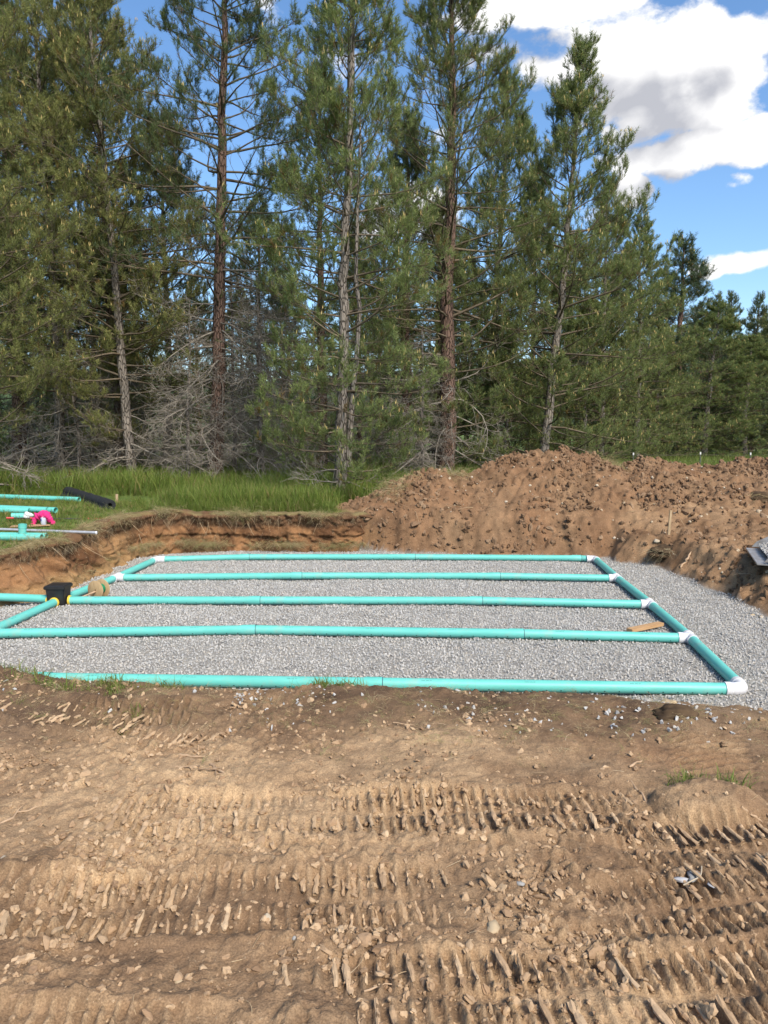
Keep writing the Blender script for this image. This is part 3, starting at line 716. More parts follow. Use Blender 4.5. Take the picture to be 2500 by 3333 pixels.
# fine roots and long pale ones hanging down the cut faces
HR = [strand_mesh('hanging_root', 540 + i, M['root'], 5, .5, .006, .05, -1.15) for i in range(5)] + [strand_mesh('long_root', 550 + i, M['root'], 1, .8, .011, 0., -.9) for i in range(4)]
k = 620; hw_ = np.where(rng.random(k) < .7, rng.uniform(.78, .98, k), rng.uniform(.4, .9, k)); w2, a2 = on_wall(rng.uniform(2.2, ws[-1] - 1.9, k), hw_, .012)
pk = np.where(rng.random(k) < .88, rng.integers(0, 5, k), rng.integers(5, 9, k)); S = np.where(pk < 5, rng.uniform(.06, .20, k), rng.uniform(.18, .5, k))
scatter('hanging_roots', w2, np.stack([rng.normal(size=k) * .3, rng.normal(size=k) * .2, a2 + rng.normal(size=k) * .9], 1), np.stack([S, S, S], 1), HR, pk, label='thin roots hanging down the cut earth faces')
# ------------------------------------------------------------------ grass
def grass_mesh(name, seed, n, hmin, hmax, w, lean, spread, tan=.1):
    r = np.random.default_rng(seed)
    b = np.stack([r.normal(size=n) * spread, r.normal(size=n) * spread, np.zeros(n)], 1)
    a = r.uniform(0, 6.28, n); L = r.uniform(hmin, hmax, n); le = np.abs(r.normal(size=n)) * lean + .05
    t = np.array([0, .4, .75, 1.]); V_ = np.zeros((n, 4, 2, 3)); dirh = np.stack([np.cos(a), np.sin(a), a * 0], 1)
    side = np.stack([-np.sin(a + r.normal(size=n)), np.cos(a + r.normal(size=n)), a * 0], 1)
    for k_, tt in enumerate(t):
        th = le * (.3 + 1.4 * tt)
        c = b + dirh * (np.sin(th) * L * tt)[:, None] + np.array((0, 0, 1.)) * (np.cos(th) * L * tt)[:, None]
        ww = w * (1 - tt ** 2) * .5 + .0006
        V_[:, k_, 0] = c - side * ww; V_[:, k_, 1] = c + side * ww
    i = np.arange(n)[:, None] * 8; q = np.array([[0, 1, 3, 2], [2, 3, 5, 4], [4, 5, 7, 6]])
    Fq = (i[:, :, None] + q[None]).reshape(-1, 4)
    c0 = lerp3(np.array((.095, .155, .028)), np.array((.215, .270, .062)), r.random(n))
    dryb = r.random(n) < tan; c0[dryb] = np.array((.30, .24, .11))
    return make_mesh(name, V_.reshape(-1, 3), Fq, M['grass'], True, np.repeat(c0, 8, 0))
GT = [grass_mesh('tall_tuft', 600 + i, 42, .28, .62, .011, .42, .10, .12) for i in range(6)]
GS = [grass_mesh('short_tuft', 620 + i, 34, .07, .20, .008, .8, .06, .25) for i in range(5)]
k = 15000
qy = 14.3 + 26 * rng.random(k) ** 2.1; qx = rng.uniform(-1, 1, k) * (.56 * qy + 1.5)
bz, bd = base_height(qx, qy); mo = mound(qx, qy)
ok = (bd < .02) & (mo < .02) & ~((qx > 1.5) & (qy < 18.3)) & ~((qx < -4.7) & (qy < 17.0) & (rng.random(k) < .9))
ok &= ~((qx > .3) & (qy < np.interp(qx, MX, MC) + 1.5))
qx, qy = qx[ok], qy[ok]
S = rng.uniform(.7, 1.15, len(qx)) * np.where(qy < 14.7, .55, np.where(qy > 17, 1.1, .9)) * np.where((qx < -4.6) & (qy < 17.2), .45, 1)
scatter('tall_grass', np.stack([qx, qy, ground_h(qx, qy) - .02], 1), rng.uniform(0, 6.28, (len(qx), 1)) * np.array([[0, 0, 1.]]), np.stack([S, S, S], 1), GT, label='tall green meadow grass under the pines')
k = 5200
qx = np.concatenate([rng.uniform(-10.5, -4.7, 4400), rng.normal(-1.75, .35, 26), rng.normal(-2.45, .2, 60), rng.normal(-.35, .1, 40), rng.normal(1.45, .09, 16), rng.uniform(-3, -1.2, 30)])
qy = np.concatenate([rng.uniform(9.0, 15.6, 4400), rng.normal(4.50, .06, 26), rng.normal(4.85, .12, 60), rng.normal(4.55, .06, 40), rng.normal(3.19, .03, 16), rng.normal(4.3, .3, 30)])
bz, bd = base_height(qx, qy); ok = bd < .06; qx, qy = qx[ok], qy[ok]
S = np.where(qy < 6, rng.uniform(.25, .6, len(qx)), rng.uniform(.35, .85, len(qx)))
scatter('short_grass', np.stack([qx, qy, ground_h(qx, qy) - .01], 1), rng.uniform(0, 6.28, (len(qx), 1)) * np.array([[0, 0, 1.]]), np.stack([S, S, S], 1), GS, label='short trampled grass on the bank and pit edge')
# ------------------------------------------------------------------ pines
def nrm(v): return v / (np.linalg.norm(v, axis=-1, keepdims=True) + 1e-9)
def grow(base, d0, L, S, r, wob, up_end, droop=0.):
    """paths (n,S,3) from base along d0, wandering; the tip bends towards up by up_end, sags by droop in the middle"""
    n = len(base); P_ = np.zeros((n, S, 3)); P_[:, 0] = base; d_ = d0.copy(); w_ = r.normal(size=(n, 3)) * wob
    for k_ in range(1, S):
        t = k_ / (S - 1)
        w_ = .55 * w_ + r.normal(size=(n, 3)) * wob
        d_ = d_ + w_; d_[:, 2] += up_end * (t ** 1.5) * 2.2 / S - droop * (1 - t) * 2.2 / S
        d_ = nrm(d_); P_[:, k_] = P_[:, k_ - 1] + d_ * (L / (S - 1))[:, None]
    return P_
def on_path(P_, t):
    S = P_.shape[1]; f = t * (S - 1); i = np.minimum(f.astype(int), S - 2); f = (f - i)[:, None]
    a = P_[np.arange(len(P_)), i]; b = P_[np.arange(len(P_)), i + 1]
    return a * (1 - f) + b * f, nrm(b - a)
def pine(seed, H, r0, live0, full, Lmax, taper, n_whorl=5, gap=.42, twigs=9, subs=4, elev=(5, 45), dead_from=.4, dead_twigs=9, dead_wob=.22,
         needle=(.08, .13), nw=.0105, npt=22, candles=.3, col=((.040, .060, .016), (.085, .105, .026)), fork=False, keep=.55, inner=.2):
    """live0: height where live foliage begins; full: how tightly branches carry needles (0..1)"""
    r = np.random.default_rng(seed)
    S = 26; zt = np.linspace(0, 1, S)
    wx = .05 * H / 12 * np.cumsum(r.normal(size=S)) * .5; wy = .05 * H / 12 * np.cumsum(r.normal(size=S)) * .5
    tp = np.stack([wx - wx[0], wy - wy[0], zt * H], 1)
    tr_ = r0 * (1 - zt) ** .85 + .012; tr_[0] *= 1.35; tr_[1] *= 1.06
    tv, tf = tubes(tp[None], tr_[None], 10)
    parts_tr = [(tv, tf)]
    if fork:
        k_ = 14; fp = np.stack([tp[1, 0] - .10 - .16 * np.sin(np.linspace(0, 2.6, k_)), tp[1, 1] - .12 + .0 * np.linspace(0, 1, k_), np.linspace(.8, H * .62, k_)], 1)
        fp[:, :2] += np.interp(fp[:, 2], tp[:, 2], wx)[:, None] * .8
        fv, ff = tubes(fp[None], (np.linspace(.075, .02, k_))[None], 7); parts_tr.append((fv, ff))
    # whorls of branches
    zs = []; z_ = dead_from
    while z_ < H - .35:
        zs.append(z_); z_ += gap * r.uniform(.75, 1.25) * (1 if z_ < H * .75 else .8)
    zs = np.array(zs); nb = n_whorl
    bz_ = np.repeat(zs, nb) + r.normal(size=len(zs) * nb) * .07
    az = (np.repeat(r.uniform(0, 6.28, len(zs)), nb) + np.tile(np.arange(nb) * 2 * math.pi / nb, len(zs)) + r.normal(size=len(bz_)) * .35)
    ok_ = (r.random(len(bz_)) < .88) & (bz_ < H - .2); bz_, az = bz_[ok_], az[ok_]
    frac = bz_ / H
    L = np.minimum(Lmax, (H - bz_) * taper + .10) * r.uniform(.65, 1.15, len(bz_)) * np.where(bz_ < live0, r.uniform(.55, .95, len(bz_)), 1)
    el = np.radians(elev[0] + (elev[1] - elev[0]) * frac ** 1.3 + r.normal(size=len(bz_)) * 8)
    live = (bz_ > live0 + r.normal(size=len(bz_)) * .5) | (r.random(len(bz_)) < full * .35)
    el = np.where(live, el, el - R(8))
    d0 = np.stack([np.cos(az) * np.cos(el), np.sin(az) * np.cos(el), np.sin(el)], 1)
    bx_ = np.stack([np.interp(bz_, tp[:, 2], tp[:, 0]), np.interp(bz_, tp[:, 2], tp[:, 1]), bz_], 1)
    out = {'trunk': merge(parts_tr)}
    gl, gd = [], []
    tufts, tdir, tq = [], [], []
    cnd = []
    def tubes_taper(P_, ra, rb, sides):
        return tubes(P_, ra[:, None] * np.linspace(1, 0, P_.shape[1])[None] + rb[:, None] * np.linspace(0, 1, P_.shape[1])[None], sides)
    for lv in (True, False):
        m_ = live == lv
        if not m_.any(): continue
        n = int(m_.sum()); BP = grow(bx_[m_], d0[m_], L[m_], 7, r, .07 if lv else .11, .55 if lv else -.05, .12 if lv else .25)
        rb = (.007 + .0095 * L[m_])
        (gl if lv else gd).append(tubes_taper(BP, rb, np.full(n, .004), 4))
        k_ = twigs if lv else dead_twigs
        rep = np.repeat(np.arange(n), k_); rep = rep[r.random(len(rep)) < np.clip(L[m_][rep] / 1.25, .16, 1)]; t_ = r.uniform(inner if lv else .12, 1., len(rep)) ** .8
        p0, dd_ = on_path(BP[rep], t_)
        sd = nrm(np.cross(dd_, np.array((0, 0, 1.)))) * np.where(r.random(len(rep)) < .5, -1, 1)[:, None]
        td = nrm(dd_ * r.uniform(.5, 1.1, (len(rep), 1)) + sd * r.uniform(.4, 1.1, (len(rep), 1)) + np.array((0, 0, 1.)) * r.normal(size=(len(rep), 1)) * (.22 if lv else .45))
        TL = (.16 + .34 * L[m_][rep] * (1.15 - t_) + .06 * L[m_][rep]) * r.uniform(.6, 1.25, len(rep))
        TP = grow(p0, td, TL, 5, r, .12 if lv else dead_wob, .9 if lv else -.05, .1)
        (gl if lv else gd).append(tubes_taper(TP, np.full(len(rep), .0058 if lv else .0075), np.full(len(rep), .003), 3))
        k2 = subs if lv else max(2, subs)
        rep2 = np.repeat(np.arange(len(rep)), k2); t2 = r.uniform(.25, 1., len(rep2))
        p2, d2 = on_path(TP[rep2], t2)
        s2 = nrm(np.cross(d2, r.normal(size=(len(rep2), 3))))
        u2 = nrm(d2 * .8 + s2 * r.uniform(.3, .9, (len(rep2), 1)) + np.array((0, 0, .35 if lv else -.05)))
        L2 = r.uniform(.10, .26, len(rep2)) * (1 if lv else 1.3)
        SP = grow(p2, u2, L2, 3, r, .12 if lv else dead_wob * 1.1, .8 if lv else 0.)
        (gl if lv else gd).append(tubes_taper(SP, np.full(len(rep2), .0042 if lv else .005), np.full(len(rep2), .0026), 3))
        if lv:
            for Q in (BP[:, -1], ): tufts.append(Q); tdir.append(nrm(BP[:, -1] - BP[:, -2])); tq.append(np.ones(len(Q)))
            for q0 in (.45, .6, .72, .85):
                pm, dm = on_path(BP, r.uniform(q0, q0 + .12, len(BP))); tufts.append(pm); tdir.append(dm); tq.append(r.random(len(pm)) * .7)
            tufts.append(TP[:, -1]); tdir.append(nrm(TP[:, -1] - TP[:, -2])); tq.append(np.ones(len(TP)))
            tufts.append(SP[:, -1]); tdir.append(nrm(SP[:, -1] - SP[:, -2])); tq.append(r.random(len(SP)))
            pm, dm = on_path(TP, r.uniform(.55, .9, len(TP))); tufts.append(pm); tdir.append(dm); tq.append(r.random(len(pm)) * .8)
        else:
            e_ = r.random(len(TP)) < full * .25
            if e_.any(): tufts.append(TP[e_, -1]); tdir.append(nrm(TP[e_, -1] - TP[e_, -2])); tq.append(np.ones(int(e_.sum())))
    # leader
    lead = np.stack([np.full(7, tp[-1, 0]), np.full(7, tp[-1, 1]), np.linspace(H - .75, H, 7)], 1); tufts.append(lead); tdir.append(np.tile((0, 0, 1.), (7, 1))); tq.append(np.ones(7))
    A = np.concatenate(tufts); Dv = np.concatenate(tdir); q_ = np.concatenate(tq)
    dens_ = keep + (1 - keep) * np.clip((A[:, 2] - live0) / (H * .3), 0, 1) if keep < 1 else np.ones(len(A))
    ok_ = (r.random(len(A)) < dens_) & (A[:, 2] > .12)
    A, Dv, q_ = A[ok_], Dv[ok_], q_[ok_]
    Dv = nrm(Dv + np.array((0, 0, .55)))
    n = len(A); sh = r.uniform(.09, .20, n)
    m_ = npt; k_ = np.tile(np.linspace(0, 1, m_), (n, 1)) + r.uniform(-.05, .05, (n, m_))
    st_ = A[:, None, :] + Dv[:, None, :] * (sh[:, None] * (k_ - .55))[..., None]
    rad = nrm(np.cross(Dv[:, None, :], r.normal(size=(n, m_, 3))))
    nd = nrm(Dv[:, None, :] * r.uniform(.45, 1.1, (n, m_, 1)) + rad * r.uniform(.6, 1., (n, m_, 1)))
    nl = r.uniform(needle[0], needle[1], (n, m_, 1))
    sdv = nrm(np.cross(nd, r.normal(size=(n, m_, 3)))) * (nw * .5)
    V3 = np.stack([st_ - sdv, st_ + sdv, st_ + nd * nl], 2).reshape(-1, 3)
    F3 = np.arange(n * m_ * 3).reshape(-1, 3)
    tt = np.clip(.5 * q_ + .5 * r.random(n), 0, 1)
    cc = lerp3(np.array(col[0]), np.array(col[1]), tt)
    old = r.random(n) < .035; cc[old] = np.array((.17, .115, .035))
    cc = np.repeat(cc, m_ * 3, 0) * r.uniform(.8, 1.2, (n * m_, 1)).repeat(3, 0)
    out['crown'] = (V3, F3, cc)
    out['branches'] = merge(gl) if gl else None
    out['dead_branches'] = merge(gd) if gd else None
    # upright new shoots
    pick = (r.random(n) < candles) & (q_ > .55); cp = A[pick] + Dv[pick] * (sh[pick] * .42)[:, None]
    kk = 1 + (r.random(len(cp)) < .4); cp = np.repeat(cp, kk, 0) + np.repeat(kk - 1, kk)[:, None] * r.normal(size=(kk.sum(), 3)) * .03
    if len(cp):
        hgt = r.uniform(.05, .12, len(cp)); tip = np.stack([r.normal(size=len(cp)) * .12, r.normal(size=len(cp)) * .12, np.ones(len(cp))], 1)
        PP = cp[:, None, :] + tip[:, None, :] * (hgt[:, None] * np.array((0, .35, 1.))[None])[..., None]
        out['candles'] = tubes(PP, np.tile(np.array((.009, .0115, .002)), (len(cp), 1)), 4)
    return out
KINDS = {}
def pine_kind(key, bark, **kw):
    p = pine(**kw)
    ms = {'trunk': make_mesh('trunk', *p['trunk'], M[bark], True), 'crown': make_mesh('crown', p['crown'][0], p['crown'][1], M['needle'], False, p['crown'][2])}
    if p['branches']: ms['branches'] = make_mesh('branches', *p['branches'], M['twig_live'], True)
    if p['dead_branches']: ms['dead_branches'] = make_mesh('dead_branches', *p['dead_branches'], M['twig_grey'], True)
    if 'candles' in p: ms['candles'] = make_mesh('candles', *p['candles'], M['candle'], True)
    KINDS[key] = (ms, kw['H'])
OL = ((0.135, 0.160, 0.057), (0.285, 0.294, 0.103)); BG = ((0.089, 0.128, 0.062), (0.174, 0.212, 0.091)); DKG = ((0.066, 0.101, 0.059), (0.133, 0.170, 0.083))
pine_kind('thin', 'bark_grey', seed=1, H=14., r0=.135, live0=2.6, full=.75, Lmax=2.9, taper=.44, twigs=12, subs=4, elev=(0, 46), dead_twigs=14, dead_wob=.26, col=OL, candles=0.130, keep=.7)
pine_kind('tall', 'bark_red', seed=2, H=16.5, r0=.20, live0=5.4, full=.12, Lmax=3.2, taper=.40, twigs=11, subs=4, elev=(-4, 42), dead_twigs=17, dead_from=.9, dead_wob=.24, col=BG, candles=0.052, keep=.5, gap=.40)
pine_kind('slender', 'bark_grey', seed=3, H=13.5, r0=.135, live0=.8, full=.85, Lmax=2.3, taper=.34, n_whorl=5, twigs=11, subs=4, elev=(0, 52), dead_twigs=9, col=((0.120, 0.163, 0.058), (0.253, 0.302, 0.109)), candles=0.104, fork=True, keep=.7)
pine_kind('broad', 'bark_red', seed=4, H=15.2, r0=.25, live0=3.2, full=.6, Lmax=3.5, taper=.42, twigs=10, subs=4, elev=(0, 50), dead_twigs=13, dead_from=.8, col=((0.108, 0.140, 0.055), (0.230, 0.261, 0.091)), candles=0.130, keep=.8)
pine_kind('leafy', 'bark_grey', seed=5, H=12.6, r0=.145, live0=.3, full=1., Lmax=3.0, taper=.40, twigs=12, subs=4, elev=(2, 48), dead_twigs=9, col=((0.117, 0.157, 0.058), (0.244, 0.285, 0.100)), candles=0.169, keep=1.)
pine_kind('dense', 'bark_red', seed=6, H=10.5, r0=.15, live0=.1, full=1., Lmax=2.7, taper=.34, twigs=11, subs=4, gap=.34, elev=(-2, 36), dead_twigs=7, col=DKG, candles=0.091, keep=1., inner=.08)
pine_kind('snag', 'bark_grey', seed=8, H=6.5, r0=.06, live0=9., full=.06, Lmax=2.1, taper=.5, n_whorl=5, gap=.45, twigs=6, subs=3, elev=(-6, 25), dead_twigs=15, dead_wob=.28, dead_from=1.0, col=BG, candles=0., keep=.5)
LABELS = {}
def plant(key, u, Y, H, lean, spin, label, group=None, leany=0., wide=1.):
    ms, h0 = KINDS[key]
    X = (u - 1250) / F * (Y * math.cos(PITCH))
    e = empty('pine_tree', (X, Y, gz(X, Y) - .05 if -18 < X < 18 and Y < 34 else -.05))
    e.rotation_mode = 'XYZ'
    e.rotation_euler = (R(leany), R(lean), spin)
    # spin about the tree's own axis first, lean afterwards
    e.rotation_euler = (Matrix.Rotation(R(lean), 3, 'Y') @ Matrix.Rotation(R(leany), 3, 'X') @ Matrix.Rotation(spin, 3, 'Z')).to_euler()
    s_ = H / h0; e.scale = ((.25 + .75 * s_) * wide, (.25 + .75 * s_) * wide, s_)
    set_props(e, label, 'tree', group)
    for nm, me in ms.items():
        o = link(nm, me, e)
        if nm in ('candles',): o['kind'] = 'stuff'
    return e
plant('thin', 425, 20.5, 14.2, -3.2, .4, 'thin grey trunked pine with bare lower twigs behind the black fabric roll')
plant('tall', 690, 20.5, 16.5, 2.6, 1.1, 'tall reddish trunked pine with a thicket of grey dead branches low down')
plant('slender', 1100, 17.3, 13.8, 1.2, 2.2, 'slender twin stemmed pine standing in the grass nearest the soil heap')
plant('broad', 1450, 21.5, 15.0, .3, .2, 'broad dark trunked pine rising behind the left shoulder of the soil heap')
plant('leafy', 1765, 23.5, 13.2, 3.4, .9, 'narrow topped pine alone against the clouds behind the heap peak')
plant('leafy', 1600, 26, 13.6, 1.5, 3.2, 'leafy pine between the broad trunked pine and the narrow topped one')
plant('leafy', 1960, 29, 11.2, 1.0, 4.4, 'shorter leafy pine just right of the narrow topped pine')
plant('leafy', 2075, 32, 10.5, .5, 5.3, 'leafy pine stepping down right of the shorter leafy pine', wide=1.2)
plant('dense', 2195, 40, 11.9, 0, .3, 'dark dense conical pine standing out against the blue sky', wide=1.45)
plant('leafy', 2290, 35, 7.6, 1, 2.0, 'low leafy pine right of the dark conical pine', wide=1.5)
plant('leafy', 2425, 36, 6.2, 1, 3.0, 'low bushy pine above the grass strip right of the low leafy pine', wide=1.6)
plant('leafy', 2530, 38, 8.2, 0, 4.0, 'leafy pine cut by the right edge of the photo', wide=1.4)
plant('dense', 2352, 58, 12.2, 0, 5.0, 'far pale pine top, left one of two above the right trees')
plant('dense', 2445, 55, 11.6, 1.5, 1.4, 'far pale pine top, right one of two above the right trees')
plant('leafy', 1900, 28, 6.6, -1, 1.5, 'young low pine in front of the shorter leafy pine')
plant('leafy', 2130, 35, 6.6, 1, 2.6, 'young low pine under the dark conical pine')
plant('leafy', 1640, 24, 4.6, 1, .6, 'young low pine behind the highest part of the heap')
plant('thin', -90, 17.0, 13.5, -1, 3.4, 'olive pine with yellow shoots reaching in at the left edge')
plant('broad', 60, 23.5, 14.5, 0, 2.4, 'dark pine behind the turquoise pipes at the far left')
plant('thin', 195, 21.5, 14.8, -.5, 4.6, 'olive pine with yellow shoots left of the thin grey trunk')
plant('tall', 385, 24.5, 15.5, -1.5, 2.9, 'thick dark trunked pine right behind the thin grey one')
plant('thin', 540, 24, 11.5, 1, 5.0, 'thin young pine between the grey and the reddish trunks')
plant('tall', 1045, 24.5, 13.0, 0, .8, 'dark trunked pine seen just left of the twin stemmed pine')
plant('broad', 1315, 24.5, 11.5, 0, 1.9, 'dark pine between the twin stemmed pine and the broad one')
for (u, Y, H, sp, lb) in [(860, 20.2, 6.0, .3, 'dead grey twiggy young pine left of the twin stemmed pine'), (610, 19.6, 5.0, 1.2, 'dead grey twiggy young pine between the grey and reddish trunks'),
                       (760, 22.5, 6.8, 2.1, 'dead grey twiggy young pine close behind the reddish trunk'), (250, 20.8, 5.6, 3.3, 'dead grey twiggy young pine left of the thin grey trunk'),
                       (960, 22.8, 6.4, 5.2, 'dead grey twiggy young pine in the gap left of the twin stems'),
                       (1380, 20.5, 4.6, .9, 'dead grey twiggy young pine at the foot of the broad dark trunk')]:
    plant('snag', u, Y, H, 2 * math.sin(u), sp, lb, 'dead twiggy young pines')
GRP = 'pines in the shaded rows behind'
rr = np.random.default_rng(77); ROWS = []
for (kd, u, Y, H) in [('tall', 190, 27.5, 14.5), ('dense', 300, 31, 11), ('tall', 840, 29, 10.5), ('broad', -20, 31, 13.5), ('leafy', 480, 36, 11), ('dense', 650, 38, 9.5), ('dense', 930, 37, 9),
                      ('tall', 1180, 31, 9.5), ('dense', 1230, 40, 9), ('broad', 1420, 31, 11), ('leafy', 1520, 37, 11), ('leafy', 1720, 31, 11.5), ('dense', 1850, 34, 10.5), ('dense', 2000, 36, 9.8),
                      ('dense', 100, 38, 12), ('leafy', 780, 45, 10), ('dense', 2130, 42, 9.5), ('dense', 2250, 45, 9), ('leafy', -220, 24, 14), ('tall', -330, 29, 15), ('dense', 2640, 36, 8.5), ('dense', 1060, 50, 10), ('dense', 400, 48, 12), ('dense', 1330, 50, 11)]:
    marks = [(-9999, 'the left edge'), (425, 'the thin grey trunk'), (690, 'the reddish trunk'), (1100, 'the twin stems'), (1450, 'the broad dark trunk'), (1765, 'the narrow topped pine'), (2195, 'the dark conical pine'), (9999, 'the right edge')]
    lo = [m_ for m_ in marks if m_[0] <= u][-1][1]; hi = [m_ for m_ in marks if m_[0] > u][0][1]
    adj = {'tall': 'bare stemmed', 'dense': 'dark dense', 'broad': 'spreading', 'leafy': 'leafy'}[kd]
    lb = f"{adj} pine {'far back' if Y > 34 else 'in the second row'}, right of {lo}"
    ROWS.append((lb, kd, u, Y, H))
for q_, (lb, kd, u, Y, H) in enumerate(ROWS):
    same = sorted(x_[2] for x_ in ROWS if x_[0] == lb)
    if len(same) > 1: lb += ', ' + ('left of two' if len(same) == 2 and u == same[0] else 'right of two' if len(same) == 2 else ('first', 'second', 'third', 'fourth')[same.index(u)] + ' from the left')
    plant(kd, u, Y, H, rr.normal() * 1.2, rr.uniform(0, 6.28), lb, GRP)
# ------------------------------------------------------------------ pipes and fittings
PR = .0535; PZ = FLOOR + .064
def lathe_x(profile, sides=24):   # list of (x, r)
    a = np.arange(sides) * 2 * math.pi / sides
    v = np.concatenate([np.stack([np.full(sides, x_), r_ * np.cos(a), r_ * np.sin(a)], 1) for x_, r_ in profile])
    i = (np.arange(len(profile) - 1) * sides)[:, None]; k_ = np.arange(sides)[None]; k2 = (k_ + 1) % sides
    f = np.stack([i + k_, i + k2, i + k2 + sides, i + k_ + sides], -1).reshape(-1, 4)
    return v, f
def auto_smooth(me, ang=35):
    try: me.set_sharp_from_angle(angle=R(ang))
    except Exception: pass
    return me
def frame_x(p, q):
    d_ = (q - p).normalized(); up = Vector((0, 0, 1)); y_ = up.cross(d_).normalized(); z_ = d_.cross(y_)
    return Matrix((d_, y_, z_)).transposed().to_euler()
def holes(L, step=.127, angs=(205, -25), r_=.0065, x0=.06, x1=None):
    parts = []
    a = np.arange(8) * math.pi / 4
    ring = np.stack([np.zeros(8), np.cos(a) * r_, np.sin(a) * r_], 1)
    vs, fs, o = [], [], 0
    for an in angs:
        n_ = np.array((0, math.cos(R(an)), math.sin(R(an)))); t_ = np.array((0, -math.sin(R(an)), math.cos(R(an))))
        for xx in np.arange(x0, (x1 or L) - .05, step):
            c = np.array((xx, 0, 0)) + n_ * (PR + .0008)
            p_ = c + np.outer(np.cos(a) * r_, (1, 0, 0)) + np.outer(np.sin(a) * r_, t_)
            vs.append(p_); fs.append(np.arange(8)[None] + o); o += 8
    return np.concatenate(vs), np.concatenate(fs)
def pipe_line(label, pts, perforated=True, bells=True, group='turquoise pipes laid on the gravel'):
    pts = [Vector(p) for p in pts]
    e = empty('drain_pipe', pts[0]); set_props(e, label, 'pipe', group)
    for p, q in zip(pts[:-1], pts[1:]):
        L = (q - p).length; last = q is pts[-1]
        prof = [(0, PR), (L - .17, PR), (L - .15, PR + .0055), (L, PR + .0055), (L, PR - .002)] if (bells and not last) else [(0, PR), (L, PR), (L, PR - .005)]
        o = link('pipe_length', auto_smooth(make_mesh('pipe_length', *lathe_x(prof), M['teal'], True)), e, p - pts[0], frame_x(p, q))
        if perforated:
            h_ = link('perforations', make_mesh('perforations', *holes(L), M['hole']), o); h_['kind'] = 'stuff'
            pv, pf, q_ = [], [], 0
            for x0_ in np.arange(.35, L - .3, .92):
                for g_ in range(11):
                    if g_ in (4, 8): continue
                    for (b0, b1, c0, c1) in ((0, .0022, -.004, .004), (0, .0058, .003, .0045) if g_ % 2 else (0, .0058, -.001, .0006)):
                        xs_ = np.array([b0, b1, b1, b0]) + x0_ + g_ * .0085; an = R(122) + np.array([c0, c0, c1, c1]) / PR
                        pv.append(np.stack([xs_, np.cos(an) * (PR + .0006), np.sin(an) * (PR + .0006)], 1)); pf.append(np.arange(4)[None] + q_); q_ += 4
            if pv: h_ = link('print_marks', make_mesh('print_marks', np.concatenate(pv), np.concatenate(pf), M['ink']), o); h_['kind'] = 'stuff'
        if bells and not last:
            link('insertion_mark', make_mesh('insertion_mark', *lathe_x([(L - .001, PR + .0062), (L + .006, PR + .0062)]), M['ink'], True), o)
    return e
gp = lambda u, v, z_=None: at(u, v, PZ if z_ is None else z_)
L1, L2, BX, L4 = gp(508, 1821), gp(378, 1880), gp(192, 1954), gp(-48, 2062)
R1, R2, R3, R4, R5 = gp(1938, 1819), gp(2010, 1882), gp(2119, 1967), gp(2248, 2077), gp(2419, 2243)
def toward(a, b, d_): return a + (b - a).normalized() * d_
pipe_line('turquoise perforated pipe run farthest back, beside the cut earth wall', [toward(L1, gp(811, 1813), .13), gp(811, 1813), gp(1351, 1813), gp(1891, 1817), toward(R1, L1, .1)])
pipe_line('turquoise perforated pipe run second from the back wall', [toward(L2, gp(983, 1874), .09), gp(983, 1874), gp(1627, 1875), toward(R2, gp(1627, 1875), .09)])
pipe_line('turquoise perforated pipe run starting at the black box', [toward(BX, gp(848, 1954), .14), gp(848, 1954), gp(1569, 1955), toward(R3, gp(1569, 1955), .09)])
pipe_line('turquoise perforated pipe run just in front of the wood block', [toward(L4, gp(832, 2050), .09), gp(832, 2050), gp(1704, 2063), toward(R4, gp(1704, 2063), .09)])
p5a = gp(1245, 2225); p5d = (p5a - R5).normalized()
pipe_line('turquoise perforated pipe run nearest the mud, partly hidden by the bank', [p5a + p5d * 3.6, p5a + p5d * 3.05, p5a, toward(R5, p5a, .14)])
solid = 'turquoise pipes joining the runs'
pipe_line('turquoise joining pipe between the two rearmost white fittings on the right', [toward(R1, R2, .12), toward(R2, R1, .09)], False, False, solid)
pipe_line('turquoise joining pipe second from the back on the right', [toward(R2, R3, .09), toward(R3, R2, .09)], False, False, solid)
pipe_line('turquoise joining pipe beside the wood block on the right', [toward(R3, R4, .09), toward(R4, R3, .09)], False, False, solid)
pipe_line('turquoise joining pipe running into the nearest white elbow', [toward(R4, R5, .09), toward(R5, R4, .14)], False, False, solid)
pipe_line('turquoise joining pipe between the rear left elbow and tee', [toward(L1, L2, .12), toward(L2, L1, .09)], False, False, solid)
pipe_line('turquoise joining pipe from the left tee to the black box', [toward(L2, BX, .09), toward(BX, L2, .13)], False, False, solid)
pipe_line('turquoise joining pipe sloping from the black box towards the viewer', [toward(L4, BX, .12), toward(BX, L4, .14)], True, False, solid)
pipe_line('turquoise inlet pipe entering the black box from the soil bank side', [BX + Vector((-1.6, .10, .05)), BX + Vector((-.14, 0.0, .02))], False, False, solid)
def sweep(name, pts, rad, mat, parent=None):
    v, f = tubes(np.array([[tuple(p) for p in pts]]), np.array([rad]), 24)
    return link(name, auto_smooth(make_mesh(name, v, f, mat, True)), parent)
FR = PR + .007
def arm(c, d_, a, b):     # hub with a rim: straight sleeve from distance a to b along d_
    return [c + d_ * a, c + d_ * (b - .055), c + d_ * (b - .05), c + d_ * b, c + d_ * (b + .0005)], [FR - .002, FR - .002, FR + .002, FR + .002, PR - .001]
